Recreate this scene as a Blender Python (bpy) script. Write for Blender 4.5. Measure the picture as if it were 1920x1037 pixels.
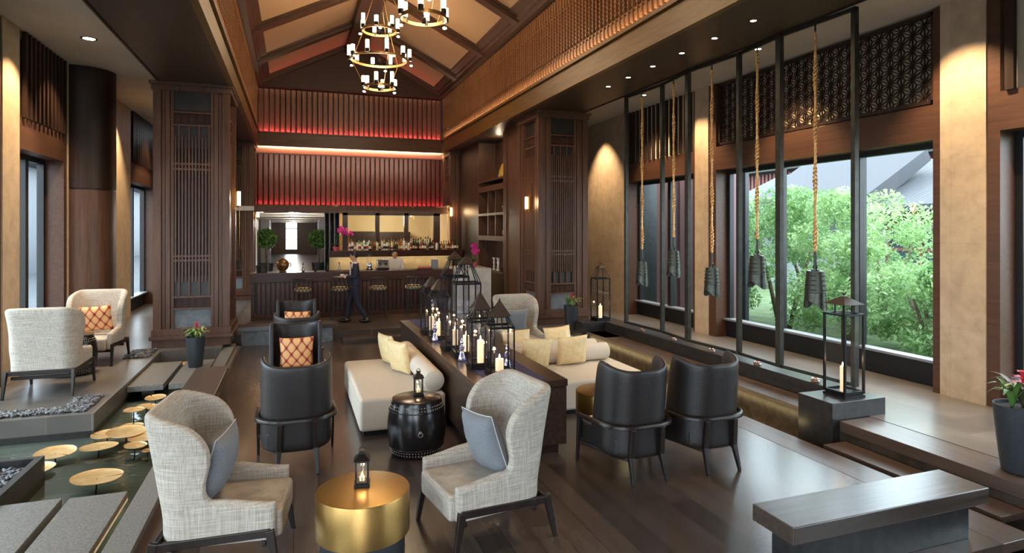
import bpy, bmesh, math, random
from mathutils import Vector, Matrix, Euler
R = math.radians
PI = math.pi
for o in list(bpy.data.objects):
    bpy.data.objects.remove(o, do_unlink=True)
SC = bpy.context.scene
COL = SC.collection
# ------------------------------------------------------------------ camera
EYE = 2.38
cd = bpy.data.cameras.new('camera')
cam = bpy.data.objects.new('camera', cd)
COL.objects.link(cam)
cam.location = (0, 0, EYE)
cam.rotation_euler = (R(90), 0, R(-19.6))
cd.sensor_width = 36
cd.lens = 36 * 1150 / 1920
cd.shift_y = -88.5 / 1920
cd.clip_start = 0.05
cd.clip_end = 400
SC.camera = cam
# ------------------------------------------------------------------ world, exposure
w = bpy.data.worlds.new('sky')
SC.world = w
w.use_nodes = True
nt = w.node_tree
bg = nt.nodes['Background']
bg.inputs[0].default_value = (0.80, 0.90, 1.0, 1)
bg.inputs[1].default_value = 7.0
SC.view_settings.view_transform = 'Standard'
SC.view_settings.look = 'None'
SC.view_settings.gamma = 1
SC.view_settings.exposure = 0.5
SC.cycles.max_bounces = 8
SC.cycles.transparent_max_bounces = 24
SC.cycles.sample_clamp_indirect = 4
SC.cycles.blur_glossy = 1.0


def light(name, kind, loc, energy, color, rot=(0, 0, 0), size=0.1, size_y=None, spot=60, blend=0.5, portal=False, spread=None):
    l = bpy.data.lights.new(name, kind)
    l.color = color
    if kind == 'AREA':
        l.shape = 'RECTANGLE' if size_y else 'SQUARE'
        l.size = size
        if size_y:
            l.size_y = size_y
        if portal:
            l.cycles.is_portal = True
        if spread:
            l.spread = R(spread)
    else:
        l.shadow_soft_size = size
    if kind == 'SPOT':
        l.spot_size = R(spot)
        l.spot_blend = blend
    l.energy = energy
    o = bpy.data.objects.new(name, l)
    o.location = loc
    o.rotation_euler = rot
    COL.objects.link(o)
    return o


WARM = (1.0, 0.77, 0.50)
WARMER = (1.0, 0.62, 0.32)
# sky portals in the window openings
for (y0, y1) in ((11.0, 13.9), (5.82, 10.3), (0.6, 5.1), (-3, 0)):
    light('sky_portal', 'AREA', (8.4, (y0 + y1) / 2, 2.0), 1, (1, 1, 1), (0, R(90), 0), 3.1, y1 - y0, portal=True)
for (y0, y1) in ((10.9, 13.0), (4.5, 9.8), (-3, 3.5), (17.5, 20.5)):
    light('sky_portal', 'AREA', (-4.15, (y0 + y1) / 2, 2.0), 1, (1, 1, 1), (0, R(-90), 0), 3.1, y1 - y0, portal=True)
light('sky_portal', 'AREA', (-1.6, -3.1, 1.9), 1, (1, 1, 1), (R(90), 0, 0), 3.6, 3.2, portal=True)  # portal for the added opening in the rear wall
# ------------------------------------------------------------------ mesh builder


class MB:
    def __init__(s):
        s.v = []
        s.f = []

    def add(s, vs, fs, M=None):
        n = len(s.v)
        if M is not None:
            vs = [M @ Vector(q) for q in vs]
        s.v += [tuple(q) for q in vs]
        s.f += [tuple(i + n for i in q) for q in fs]
        return s

    def box(s, x0, y0, z0, x1, y1, z1, M=None):
        return s.add([(x0, y0, z0), (x1, y0, z0), (x1, y1, z0), (x0, y1, z0), (x0, y0, z1), (x1, y0, z1), (x1, y1, z1), (x0, y1, z1)],
                     [(0, 3, 2, 1), (4, 5, 6, 7), (0, 1, 5, 4), (1, 2, 6, 5), (2, 3, 7, 6), (3, 0, 4, 7)], M)

    def cb(s, c, d, M=None):
        return s.box(c[0] - d[0] / 2, c[1] - d[1] / 2, c[2] - d[2] / 2, c[0] + d[0] / 2, c[1] + d[1] / 2, c[2] + d[2] / 2, M)

    def bar(s, p, q, wx, wy, wx2=None, wy2=None):
        p, q = Vector(p), Vector(q)
        d = (q - p).normalized()
        up = Vector((0, 0, 1)) if abs(d.z) < 0.95 else Vector((0, 1, 0))
        a = d.cross(up).normalized()
        b = a.cross(d).normalized()
        wx2 = wx if wx2 is None else wx2
        wy2 = wy if wy2 is None else wy2
        vs = []
        for (c, x, y) in ((p, wx, wy), (q, wx2, wy2)):
            for (i, j) in ((-1, -1), (1, -1), (1, 1), (-1, 1)):
                vs.append(c + a * i * x / 2 + b * j * y / 2)
        return s.add(vs, [(0, 1, 2, 3), (4, 7, 6, 5), (0, 4, 5, 1), (1, 5, 6, 2), (2, 6, 7, 3), (3, 7, 4, 0)])

    def lathe(s, prof, n=16, c=(0, 0, 0), sx=1, sy=1, M=None, caps=True):
        vs = []
        fs = []
        for (r, z) in prof:
            for k in range(n):
                a = 2 * PI * k / n
                vs.append((c[0] + r * sx * math.cos(a), c[1] + r * sy * math.sin(a), c[2] + z))
        m = len(prof)
        for i in range(m - 1):
            for k in range(n):
                k2 = (k + 1) % n
                fs.append((i * n + k, i * n + k2, (i + 1) * n + k2, (i + 1) * n + k))
        if caps:
            fs.append(tuple(range(n - 1, -1, -1)))
            fs.append(tuple((m - 1) * n + k for k in range(n)))
        return s.add(vs, fs, M)

    def cyl(s, c, r, z0, z1, n=16, r2=None, M=None):
        return s.lathe([(r, z0), (r if r2 is None else r2, z1)], n, (c[0], c[1], 0), M=M)

    def tube(s, pts, r, n=8, closed=False):
        pts = [Vector(p) for p in pts]
        m = len(pts)
        rr = r if isinstance(r, (list, tuple)) else [r] * m
        vs = []
        prev = None
        for i, p in enumerate(pts):
            if closed:
                d = pts[(i + 1) % m] - pts[i - 1]
            else:
                d = pts[min(i + 1, m - 1)] - pts[max(i - 1, 0)]
            if d.length < 1e-9:
                d = Vector((0, 0, 1))
            d.normalize()
            if prev is None:
                a = d.orthogonal().normalized()
            else:
                a = (prev - d * prev.dot(d))
                a = a.normalized() if a.length > 1e-6 else d.orthogonal().normalized()
            prev = a
            b = d.cross(a)
            for k in range(n):
                t = 2 * PI * k / n
                vs.append(p + (a * math.cos(t) + b * math.sin(t)) * rr[i])
        fs = []
        for i in range(m if closed else m - 1):
            j = (i + 1) % m
            for k in range(n):
                k2 = (k + 1) % n
                fs.append((i * n + k, i * n + k2, j * n + k2, j * n + k))
        if not closed:
            fs.append(tuple(range(n - 1, -1, -1)))
            fs.append(tuple((m - 1) * n + k for k in range(n)))
        return s.add(vs, fs)

    def ball(s, c, rx, ry=None, rz=None, nu=12, nv=8, M=None):
        ry = rx if ry is None else ry
        rz = rx if rz is None else rz
        vs = [(c[0], c[1], c[2] - rz)]
        for i in range(1, nv):
            t = -PI / 2 + PI * i / nv
            for k in range(nu):
                a = 2 * PI * k / nu
                vs.append((c[0] + rx * math.cos(t) * math.cos(a), c[1] + ry * math.cos(t) * math.sin(a), c[2] + rz * math.sin(t)))
        vs.append((c[0], c[1], c[2] + rz))
        fs = []
        for k in range(nu):
            k2 = (k + 1) % nu
            fs.append((0, 1 + k2, 1 + k))
            for i in range(nv - 2):
                fs.append((1 + i * nu + k, 1 + i * nu + k2, 1 + (i + 1) * nu + k2, 1 + (i + 1) * nu + k))
            b = 1 + (nv - 2) * nu
            fs.append((b + k, b + k2, len(vs) - 1))
        return s.add(vs, fs, M)

    def prism(s, poly, ax, a, b):
        """poly: 2d points; ax: extrusion axis index"""
        def P(q, t):
            r = list(q)
            r.insert(ax, t)
            return tuple(r)
        n = len(poly)
        vs = [P(q, a) for q in poly] + [P(q, b) for q in poly]
        fs = [tuple(range(n - 1, -1, -1)), tuple(range(n, 2 * n))]
        for i in range(n):
            j = (i + 1) % n
            fs.append((i, j, n + j, n + i))
        return s.add(vs, fs)

    def build(s, name, m, parent=None, bevel=0, sub=0, smooth=False, fix=True, loc=None):
        me = bpy.data.meshes.new(name)
        me.from_pydata(s.v, [], s.f)
        if fix:
            bm = bmesh.new()
            bm.from_mesh(me)
            bmesh.ops.recalc_face_normals(bm, faces=bm.faces)
            bm.to_mesh(me)
            bm.free()
        if smooth is True:
            for p in me.polygons:
                p.use_smooth = True
        me.materials.append(m)
        o = bpy.data.objects.new(name, me)
        COL.objects.link(o)
        if parent:
            o.parent = parent
        if loc:
            o.location = loc
        if bevel:
            b = o.modifiers.new('bevel', 'BEVEL')
            b.width = bevel
            b.segments = 3 if bevel > 0.012 else 2
            b.limit_method = 'ANGLE'
            b.angle_limit = R(40)
            if bevel > 0.012:
                for p in me.polygons:
                    p.use_smooth = True
                wn = o.modifiers.new('wn', 'WEIGHTED_NORMAL')
        if sub:
            q = o.modifiers.new('sub', 'SUBSURF')
            q.levels = sub
            q.render_levels = sub
            for p in me.polygons:
                p.use_smooth = True
        if smooth == 'auto':
            for p in me.polygons:
                p.use_smooth = True
            bm = bmesh.new()
            bm.from_mesh(me)
            for e in bm.edges:
                if len(e.link_faces) == 2 and e.calc_face_angle(0) > R(38):
                    e.smooth = False
            bm.to_mesh(me)
            bm.free()
        return o


def tag(o, label, cat, group=None, kind=None):
    o['label'] = label
    o['category'] = cat
    if group:
        o['group'] = group
    if kind:
        o['kind'] = kind
    return o


def thing(name, label, cat, loc=(0, 0, 0), rz=0, group=None):
    o = bpy.data.objects.new(name, None)
    o.empty_display_size = 0.1
    COL.objects.link(o)
    o.location = loc
    o.rotation_euler = (0, 0, rz)
    return tag(o, label, cat, group)


def struct(o):
    o['kind'] = 'structure'
    return o


def dup(root, loc=None, rz=None, label=None, group=None, rot=None, scale=None):
    def cp(o, par):
        c = o.copy()
        COL.objects.link(c)
        if par:
            c.parent = par
        for ch in list(KIDS.get(o.name, [])) or [q for q in o.children if q is not c]:
            cp(ch, c)
        return c
    r = cp(root, None)
    if loc is not None:
        r.location = loc
    if rz is not None:
        r.rotation_euler = (0, 0, rz)
    if rot is not None:
        r.rotation_euler = rot
    if scale is not None:
        r.scale = scale if isinstance(scale, tuple) else (scale,) * 3
    if label:
        r['label'] = label
    if group:
        r['group'] = group
    return r


KIDS = {}
# ------------------------------------------------------------------ materials


def lin(c):
    return tuple(((x / 12.92) if x <= 0.04045 else ((x + 0.055) / 1.055) ** 2.4) for x in c)


def rgb(r, g, b):
    return lin((r / 255, g / 255, b / 255)) + (1,)


def base(name, color=(0.5, 0.5, 0.5, 1), rough=0.5, metal=0, spec=0.5, **kw):
    m = bpy.data.materials.new(name)
    m.use_nodes = True
    p = m.node_tree.nodes['Principled BSDF']
    p.inputs['Base Color'].default_value = color
    p.inputs['Roughness'].default_value = rough
    p.inputs['Metallic'].default_value = metal
    p.inputs['Specular IOR Level'].default_value = spec
    for k, v in kw.items():
        p.inputs[k.replace('_', ' ')].default_value = v
    return m, m.node_tree, p


def N(nt, t, **kw):
    n = nt.nodes.new(t)
    for k, v in kw.items():
        if k.startswith('i_'):
            n.inputs[k[2:].replace('_', ' ')].default_value = v
        else:
            setattr(n, k, v)
    return n


def coords(nt, scale=(1, 1, 1), rot=(0, 0, 0), kind='Object'):
    tc = N(nt, 'ShaderNodeTexCoord')
    mp = N(nt, 'ShaderNodeMapping')
    mp.inputs['Scale'].default_value = scale
    mp.inputs['Rotation'].default_value = rot
    nt.links.new(tc.outputs[kind], mp.inputs[0])
    return mp.outputs[0]


def ramp(nt, fac, stops):
    r = N(nt, 'ShaderNodeValToRGB')
    while len(r.color_ramp.elements) < len(stops):
        r.color_ramp.elements.new(0.5)
    for e, (p, c) in zip(r.color_ramp.elements, stops):
        e.position = p
        e.color = c
    nt.links.new(fac, r.inputs[0])
    return r.outputs[0]


def bump(nt, p, h, strength=0.2, dist=0.01):
    b = N(nt, 'ShaderNodeBump')
    b.inputs['Strength'].default_value = strength
    b.inputs['Distance'].default_value = dist
    nt.links.new(h, b.inputs['Height'])
    nt.links.new(b.outputs[0], p.inputs['Normal'])


def noise(nt, vec, scale, detail=4, rough=0.55, dist=0):
    n = N(nt, 'ShaderNodeTexNoise')
    n.inputs['Scale'].default_value = scale
    n.inputs['Detail'].default_value = detail
    n.inputs['Roughness'].default_value = rough
    n.inputs['Distortion'].default_value = dist
    nt.links.new(vec, n.inputs['Vector'])
    return n.outputs[0]


def mix(nt, fac, a, b, mode='MIX'):
    m = N(nt, 'ShaderNodeMix', data_type='RGBA', blend_type=mode)
    for s, v in ((m.inputs[0], fac), (m.inputs[6], a), (m.inputs[7], b)):
        if isinstance(v, (int, float, tuple)):
            s.default_value = v
        else:
            nt.links.new(v, s)
    return m.outputs[2]


def wood(name, c1, c2, axis=2, rough=0.42, spec=0.4, sc=1.0, bm=0.15):
    m, nt, p = base(name, rough=rough, spec=spec)
    s = [14 * sc, 14 * sc, 14 * sc]
    s[axis] = 0.8 * sc
    v = coords(nt, tuple(s))
    n = noise(nt, v, 1.6, 6, 0.65, 0.4)
    c = ramp(nt, n, [(0.3, c1), (0.7, c2)])
    nt.links.new(c, p.inputs['Base Color'])
    bump(nt, p, n, bm, 0.004)
    return m


def noisy(name, c1, c2, scale=4, rough=0.6, metal=0, bm=0.0, spec=0.5, lo=0.35, hi=0.65, detail=5):
    m, nt, p = base(name, rough=rough, metal=metal, spec=spec)
    v = coords(nt)
    n = noise(nt, v, scale, detail, 0.6)
    nt.links.new(ramp(nt, n, [(lo, c1), (hi, c2)]), p.inputs['Base Color'])
    if bm:
        bump(nt, p, n, bm, 0.01)
    return m


def tiles(name, c1, c2, mortar, bw, bh, ms=0.004, rot=0, rough=0.4, off=0.5, bm=0.2, nsc=(3, 3, 3), nmix=0.55, spec=0.5, plane='xy'):
    m, nt, p = base(name, rough=rough, spec=spec)
    r3 = {'xy': (0, 0, rot), 'xz': (R(-90), 0, 0), 'yz': (0, R(90), R(90))}[plane]
    v = coords(nt, (1, 1, 1), r3)
    if plane == 'yz':
        tc = N(nt, 'ShaderNodeTexCoord')
        sp = N(nt, 'ShaderNodeSeparateXYZ')
        cb = N(nt, 'ShaderNodeCombineXYZ')
        nt.links.new(tc.outputs['Object'], sp.inputs[0])
        nt.links.new(sp.outputs[1], cb.inputs[0])
        nt.links.new(sp.outputs[2], cb.inputs[1])
        v = cb.outputs[0]
    b = N(nt, 'ShaderNodeTexBrick')
    b.offset = off
    b.inputs['Scale'].default_value = 1
    b.inputs['Brick Width'].default_value = bw
    b.inputs['Row Height'].default_value = bh
    b.inputs['Mortar Size'].default_value = ms
    b.inputs['Mortar Smooth'].default_value = 0.1
    b.inputs['Color1'].default_value = c1
    b.inputs['Color2'].default_value = c2
    b.inputs['Mortar'].default_value = mortar
    nt.links.new(v, b.inputs['Vector'])
    v2 = coords(nt, nsc)
    n = noise(nt, v2, 1.0, 6, 0.6, 0.3)
    g = ramp(nt, n, [(0.25, (0.55, 0.55, 0.55, 1)), (0.75, (1.3, 1.3, 1.3, 1))])
    c = mix(nt, nmix, b.outputs[0], g, 'MULTIPLY')
    nt.links.new(c, p.inputs['Base Color'])
    h = mix(nt, 0.35, b.outputs['Fac'], n)
    mr = N(nt, 'ShaderNodeMapRange')
    mr.inputs['To Min'].default_value = 1
    mr.inputs['To Max'].default_value = 0
    nt.links.new(b.outputs['Fac'], mr.inputs[0])
    hh = mix(nt, 0.2, mr.outputs[0], n)
    bump(nt, p, hh, bm, 0.004)
    return m


def emit(name, color, strength):
    m = bpy.data.materials.new(name)
    m.use_nodes = True
    nt = m.node_tree
    nt.nodes.clear()
    e = N(nt, 'ShaderNodeEmission')
    e.inputs[0].default_value = color if len(color) == 4 else tuple(color) + (1,)
    e.inputs[1].default_value = strength
    o = N(nt, 'ShaderNodeOutputMaterial')
    nt.links.new(e.outputs[0], o.inputs[0])
    return m


def glass(name, tint=(1, 1, 1, 1), refl=0.12, rough=0.0):
    m = bpy.data.materials.new(name)
    m.use_nodes = True
    nt = m.node_tree
    nt.nodes.clear()
    t = N(nt, 'ShaderNodeBsdfTransparent')
    t.inputs[0].default_value = tint
    g = N(nt, 'ShaderNodeBsdfGlossy')
    g.inputs['Roughness'].default_value = rough
    lw = N(nt, 'ShaderNodeLayerWeight')
    lw.inputs[0].default_value = 0.5
    pw = N(nt, 'ShaderNodeMath', operation='POWER')
    pw.inputs[1].default_value = 4
    nt.links.new(lw.outputs['Facing'], pw.inputs[0])
    ma = N(nt, 'ShaderNodeMath', operation='MULTIPLY_ADD')
    ma.inputs[1].default_value = 0.5
    ma.inputs[2].default_value = refl * 0.5
    nt.links.new(pw.outputs[0], ma.inputs[0])
    mx = N(nt, 'ShaderNodeMixShader')
    nt.links.new(ma.outputs[0], mx.inputs[0])
    nt.links.new(t.outputs[0], mx.inputs[1])
    nt.links.new(g.outputs[0], mx.inputs[2])
    o = N(nt, 'ShaderNodeOutputMaterial')
    nt.links.new(mx.outputs[0], o.inputs[0])
    return m


W_COL = wood('wood_column', rgb(70, 46, 34), rgb(102, 71, 54), 2, 0.42)
W_DARK = wood('wood_dark', rgb(34, 22, 17), rgb(58, 38, 28), 2, 0.42)
W_DARKH = wood('wood_dark_h', rgb(34, 22, 17), rgb(60, 40, 30), 1, 0.38)
W_SOFF = wood('wood_soffit', rgb(56, 42, 34), rgb(76, 58, 48), 1, 0.45, sc=0.6)
W_BEAM = wood('wood_beam', rgb(84, 59, 26), rgb(118, 84, 40), 1, 0.42)
W_BEAMX = wood('wood_beam_x', rgb(70, 42, 24), rgb(96, 60, 34), 0, 0.42)
W_RED = wood('wood_header', rgb(68, 43, 31), rgb(86, 57, 42), 1, 0.45)
W_FIN = wood('wood_fin', rgb(112, 76, 50), rgb(150, 104, 68), 2, 0.32)
W_FINR = wood('wood_fin_red', rgb(96, 58, 46), rgb(116, 72, 56), 2, 0.4)
W_FIND = wood('wood_fin_dark', rgb(70, 34, 28), rgb(86, 42, 34), 2, 0.4)
W_RAFT = wood('wood_rafter', rgb(48, 30, 22), rgb(72, 48, 34), 0, 0.5)
W_GABLE = wood('wood_gable', rgb(40, 20, 16), rgb(58, 30, 24), 0, 0.5)
W_BENCH = wood('wood_bench', rgb(46, 37, 32), rgb(82, 69, 62), 0, 0.28, 0.9, sc=0.8, bm=0.3)
W_BENCHY = wood('wood_bench_y', rgb(64, 50, 42), rgb(94, 76, 66), 1, 0.33, 0.8, sc=0.8, bm=0.3)
W_CONS = wood('wood_console', rgb(44, 30, 24), rgb(74, 54, 42), 1, 0.35)
W_BAR = wood('wood_bar', rgb(44, 22, 14), rgb(78, 42, 28), 0, 0.35)
W_BARZ = wood('wood_bar_slat', rgb(44, 24, 16), rgb(72, 42, 28), 2, 0.35)
W_LEG = wood('wood_leg', rgb(26, 19, 17), rgb(40, 31, 27), 2, 0.33)
FLOORW = tiles('floor_planks', rgb(58, 48, 43), rgb(88, 74, 66), rgb(26, 20, 18), 1.9, 0.22, 0.003, R(90), 0.27, 0.4, 0.3, (10, 0.9, 1), 0.65)
_p = FLOORW.node_tree.nodes['Principled BSDF']
_p.inputs['Specular IOR Level'].default_value = 0.9
_p.inputs['Coat Weight'].default_value = 0.3
_p.inputs['Coat Roughness'].default_value = 0.26
TILE = tiles('stone_floor_tiles', rgb(110, 104, 99), rgb(92, 87, 83), rgb(126, 117, 108), 0.9, 0.45, 0.003, R(90), 0.28, 0.5, 0.012, (1.5, 1.5, 1.5), 0.6)
TILEB = tiles('bar_floor_tiles', rgb(82, 68, 56), rgb(66, 54, 46), rgb(120, 106, 90), 0.8, 0.8, 0.008, 0, 0.4, 0.5, 0.15, (1.5, 1.5, 1.5), 0.6)
POOLT = tiles('pool_stone', rgb(132, 138, 132), rgb(112, 120, 116), rgb(146, 150, 146), 0.9, 0.45, 0.006, 0, 0.35, 0.5, 0.15, (1.5, 2.5, 1.5), 0.7)
TRAV = tiles('travertine', rgb(190, 168, 142), rgb(178, 155, 128), rgb(166, 146, 122), 1.4, 1.1, 0.002, 0, 0.55, 0.0, 0.1, (5, 5, 5), 0.5, plane='yz')
TRAVX = tiles('travertine_x', rgb(186, 164, 124), rgb(170, 148, 108), rgb(160, 140, 104), 1.0, 1.4, 0.002, 0, 0.4, 0.0, 0.1, (2.2, 2.2, 2.2), 0.7, plane='xz')
STONE = noisy('grey_granite', rgb(94, 90, 86), rgb(128, 124, 118), 60, 0.5, bm=0.05)
STONED = noisy('dark_stone', rgb(36, 35, 36), rgb(54, 52, 52), 14, 0.3, bm=0.05)
STONEB = noisy('dark_brown_stone', rgb(52, 44, 38), rgb(74, 64, 56), 8, 0.25, bm=0.04)
STONEBLUE = noisy('blue_grey_stone', rgb(92, 98, 104), rgb(116, 122, 128), 8, 0.5)
WHITE = noisy('white_plaster', rgb(196, 186, 172), rgb(204, 194, 180), 2, 0.8)
CREAMW = noisy('slat_backing', rgb(226, 208, 178), rgb(232, 214, 184), 2, 0.8)
CREAM = noisy('cream_plaster', rgb(226, 196, 150), rgb(232, 204, 160), 2, 0.8)
MARBLE = noisy('white_marble', rgb(196, 194, 190), rgb(226, 224, 220), 3, 0.3)
ROOFP = noisy('roof_fabric', rgb(150, 118, 90), rgb(160, 128, 98), 40, 0.7)
REDP = noisy('dark_red_panel', rgb(52, 20, 20), rgb(62, 26, 26), 6, 0.6)
GOLDP = noisy('brown_panel', rgb(74, 52, 38), rgb(88, 62, 46), 10, 0.5)
BLACK = base('black_metal', rgb(26, 25, 26), 0.4, 0.6)[0]
BRONZEF = noisy('bronze_frame', rgb(46, 46, 42), rgb(62, 62, 56), 8, 0.38, 0.5)
BELL = noisy('bell_bronze', rgb(42, 46, 44), rgb(74, 76, 68), 18, 0.36, 0.7, bm=0.2)
ROPE = noisy('gold_rope', rgb(196, 144, 86), rgb(240, 196, 136), 60, 0.32, 0.5, bm=0.5)
BRASS = noisy('brushed_brass', rgb(158, 124, 70), rgb(166, 132, 76), 60, 0.34, 0.85)
BRASSP = noisy('lily_brass', rgb(216, 176, 118), rgb(238, 204, 148), 8, 0.4, 0.55)
CHROME = base('chrome', rgb(200, 200, 205), 0.12, 1)[0]
ANTH = noisy('anthracite_pot', rgb(38, 43, 49), rgb(47, 53, 60), 40, 0.45)
FRAMEG = base('window_frame_metal', rgb(34, 34, 35), 0.45, 0.3)[0]
FRAMEL = base('window_frame_grey', rgb(132, 136, 142), 0.45, 0.3)[0]
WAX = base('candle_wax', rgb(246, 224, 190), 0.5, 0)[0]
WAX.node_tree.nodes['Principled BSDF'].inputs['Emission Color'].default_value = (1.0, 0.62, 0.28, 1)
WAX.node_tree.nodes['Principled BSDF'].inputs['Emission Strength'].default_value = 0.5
FLAME = emit('candle_flame', (1.0, 0.62, 0.25), 18)
LAMPG = emit('lamp_glow', (1.0, 0.74, 0.42), 3.0)
LAMPG2 = emit('lamp_glow_strong', (1.0, 0.70, 0.36), 16)
BULB = emit('spot_bulb', (1.0, 0.80, 0.52), 45)
SCONCE = emit('sconce_glow', (1.0, 0.62, 0.26), 11)
GLASS = glass('clear_glass', (0.97, 0.98, 0.98, 1), 0.06)
GLASSL = glass('lantern_glass', (0.97, 0.975, 0.985, 1), 0.04)
GLASSW = glass('window_glass', (0.93, 0.97, 0.97, 1), 0.05)
LEATHER = noisy('black_leather', rgb(31, 26, 26), rgb(40, 34, 33), 90, 0.4, bm=0.25)
CREAMF = noisy('cream_fabric', rgb(206, 194, 178), rgb(216, 205, 190), 120, 0.85, bm=0.1)
SILK = noisy('gold_silk', rgb(228, 200, 146), rgb(240, 216, 168), 14, 0.42, bm=0.15)
GREYF = noisy('grey_fabric', rgb(108, 111, 117), rgb(122, 125, 131), 90, 0.8, bm=0.12)
PIPE = base('pale_piping', rgb(190, 190, 186), 0.7)[0]
NAVY = noisy('navy_runner', rgb(34, 36, 74), rgb(48, 50, 96), 60, 0.7)
LEAF = noisy('leaf_green', rgb(58, 100, 44), rgb(104, 142, 70), 3, 0.5)
LEAFD = noisy('leaf_dark', rgb(40, 76, 36), rgb(76, 112, 54), 3, 0.5)
BARK = noisy('bark', rgb(86, 74, 60), rgb(120, 104, 86), 12, 0.8)
REDFL = noisy('red_bract', rgb(176, 40, 62), rgb(206, 64, 84), 12, 0.5)
MAGF = noisy('magenta_petal', rgb(176, 20, 110), rgb(206, 44, 140), 12, 0.5)
PINKPOT = base('pink_pot', rgb(210, 90, 110), 0.5)[0]
PEB = noisy('pebble', rgb(38, 40, 44), rgb(108, 110, 114), 9, 0.45)
SOIL = noisy('soil', rgb(40, 32, 26), rgb(60, 48, 38), 20, 0.9)


def weave(name, c1, c2, sc=70):
    m, nt, p = base(name, rough=0.9, spec=0.2)
    a = noise(nt, coords(nt, (sc, sc, 5)), 1.0, 3, 0.6)
    b = noise(nt, coords(nt, (5, 5, sc)), 1.0, 3, 0.6)
    f = mix(nt, 0.5, a, b)
    nt.links.new(ramp(nt, f, [(0.38, c1), (0.62, c2)]), p.inputs['Base Color'])
    bump(nt, p, f, 0.25, 0.003)
    return m


TWEED = weave('tweed', rgb(146, 136, 125), rgb(192, 183, 171), 150)


def trellis(name, c1, c2, c3, s=15):
    """ogee lattice woven in red over peach"""
    m, nt, p = base(name, rough=0.6)
    tc = N(nt, 'ShaderNodeTexCoord')
    sp = N(nt, 'ShaderNodeSeparateXYZ')
    nt.links.new(tc.outputs['Object'], sp.inputs[0])

    def M(op, a, b=None):
        n = N(nt, 'ShaderNodeMath', operation=op)
        for i, q in enumerate((a, b)):
            if q is None:
                continue
            if isinstance(q, (int, float)):
                n.inputs[i].default_value = q
            else:
                nt.links.new(q, n.inputs[i])
        return n.outputs[0]
    x = M('MULTIPLY', sp.outputs[0], s * PI)
    z = M('MULTIPLY', sp.outputs[2], s * PI * 0.72)
    f = M('ABSOLUTE', M('ADD', M('COSINE', x), M('COSINE', z)))
    line = ramp(nt, f, [(0.16, (1, 1, 1, 1)), (0.26, (0, 0, 0, 1))])
    dots = ramp(nt, f, [(0.6, (0, 0, 0, 1)), (0.75, (1, 1, 1, 1)), ])
    c = mix(nt, dots, c1, c3)
    c = mix(nt, line, c, c2)
    nt.links.new(c, p.inputs['Base Color'])
    return m


ORANGE = trellis('orange_trellis', rgb(222, 140, 96), rgb(134, 40, 28), rgb(232, 178, 120))


def water_mat(name, tint, bs=0.06, sc=3):
    m = bpy.data.materials.new(name)
    m.use_nodes = True
    nt = m.node_tree
    nt.nodes.clear()
    t = N(nt, 'ShaderNodeBsdfTransparent')
    t.inputs[0].default_value = tint
    g = N(nt, 'ShaderNodeBsdfGlossy')
    g.inputs['Roughness'].default_value = 0.04
    lw = N(nt, 'ShaderNodeFresnel')
    lw.inputs[0].default_value = 1.4
    n = noise(nt, coords(nt, (1, 2.4, 1)), sc, 3, 0.5, 0.6)
    b = N(nt, 'ShaderNodeBump')
    b.inputs['Strength'].default_value = bs
    b.inputs['Distance'].default_value = 0.1
    nt.links.new(n, b.inputs['Height'])
    nt.links.new(b.outputs[0], g.inputs['Normal'])
    nt.links.new(b.outputs[0], lw.inputs['Normal'])
    mx = N(nt, 'ShaderNodeMixShader')
    nt.links.new(lw.outputs[0], mx.inputs[0])
    nt.links.new(t.outputs[0], mx.inputs[1])
    nt.links.new(g.outputs[0], mx.inputs[2])
    o = N(nt, 'ShaderNodeOutputMaterial')
    nt.links.new(mx.outputs[0], o.inputs[0])
    return m


WATER = water_mat('pool_water', (0.80, 0.90, 0.88, 1))
WATERG = water_mat('trough_water', (0.95, 0.85, 0.62, 1))
# ================================================================== SETTING
def sbox(name, m, *boxes, bevel=0, M=None):
    b = MB()
    for q in boxes:
        b.box(*q)
    return struct(b.build(name, m, bevel=bevel))


ZM = 0.2      # main floor level; the lounge floor is z = 0
YE = 21.4     # end beam
# lounge floor
sbox('floor', FLOORW, (-1.0, 3.12, -0.08, 5.05, 13.3, 0.0), (-1.0, -3, -0.08, 3.2, 3.12, 0.0))
sbox('trim_1', W_BENCHY, (5.056, 3.12, -0.08, 5.42, 13.2, 0.0), bevel=0.004)
# main floors
sbox('floor', TILE, (6.33, -3, 0.0, 8.4, 22, ZM), (4.95, 12.5, 0.0, 6.325, 22, ZM), (5.9, 11.0, 0.0, 6.33, 12.5, ZM - 0.002))
sbox('floor', TILE, (-4.2, 8.5, 0.0, -2.23, 22, ZM), (-2.23, 12.4, -0.1, -1.25, 22, ZM))
sbox('floor', TILEB, (-1.25, 13.62, 0.0, 4.95, 20.6, ZM))
sbox('floor', W_BENCHY, (-2.4, 20.6, 0.0, 2.4, 60, ZM))
sbox('floor', STONE, (2.4, 20.6, 0.0, 8.4, 30, ZM))
sbox('trim_2', W_BENCHY, (5.85, -3, ZM - 0.12, 6.315, 5.32, ZM), (5.85, 5.86, ZM - 0.05, 6.29, 11.75, ZM - 0.002), bevel=0.004)
# riser walls of the right-hand trough
sbox('wall_trough', STONEB, (5.86, -3, -0.36, 6.32, 5.33, 0.079))
sbox('wall_trough', STONEB, (5.86, 5.85, -0.36, 6.29, 11.74, 0.149))
sbox('trim_3', STONED, (6.3, 5.86, ZM, 6.72, 11.75, 0.40), bevel=0.006)
# steps to the bar level
sbox('trim_4', W_BENCH, (0.96, 13.1, 0.0, 4.9, 13.62, 0.1), bevel=0.004)
sbox('floor', FLOORW, (-1.0, 13.305, -0.08, 0.95, 13.61, -0.001))
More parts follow.
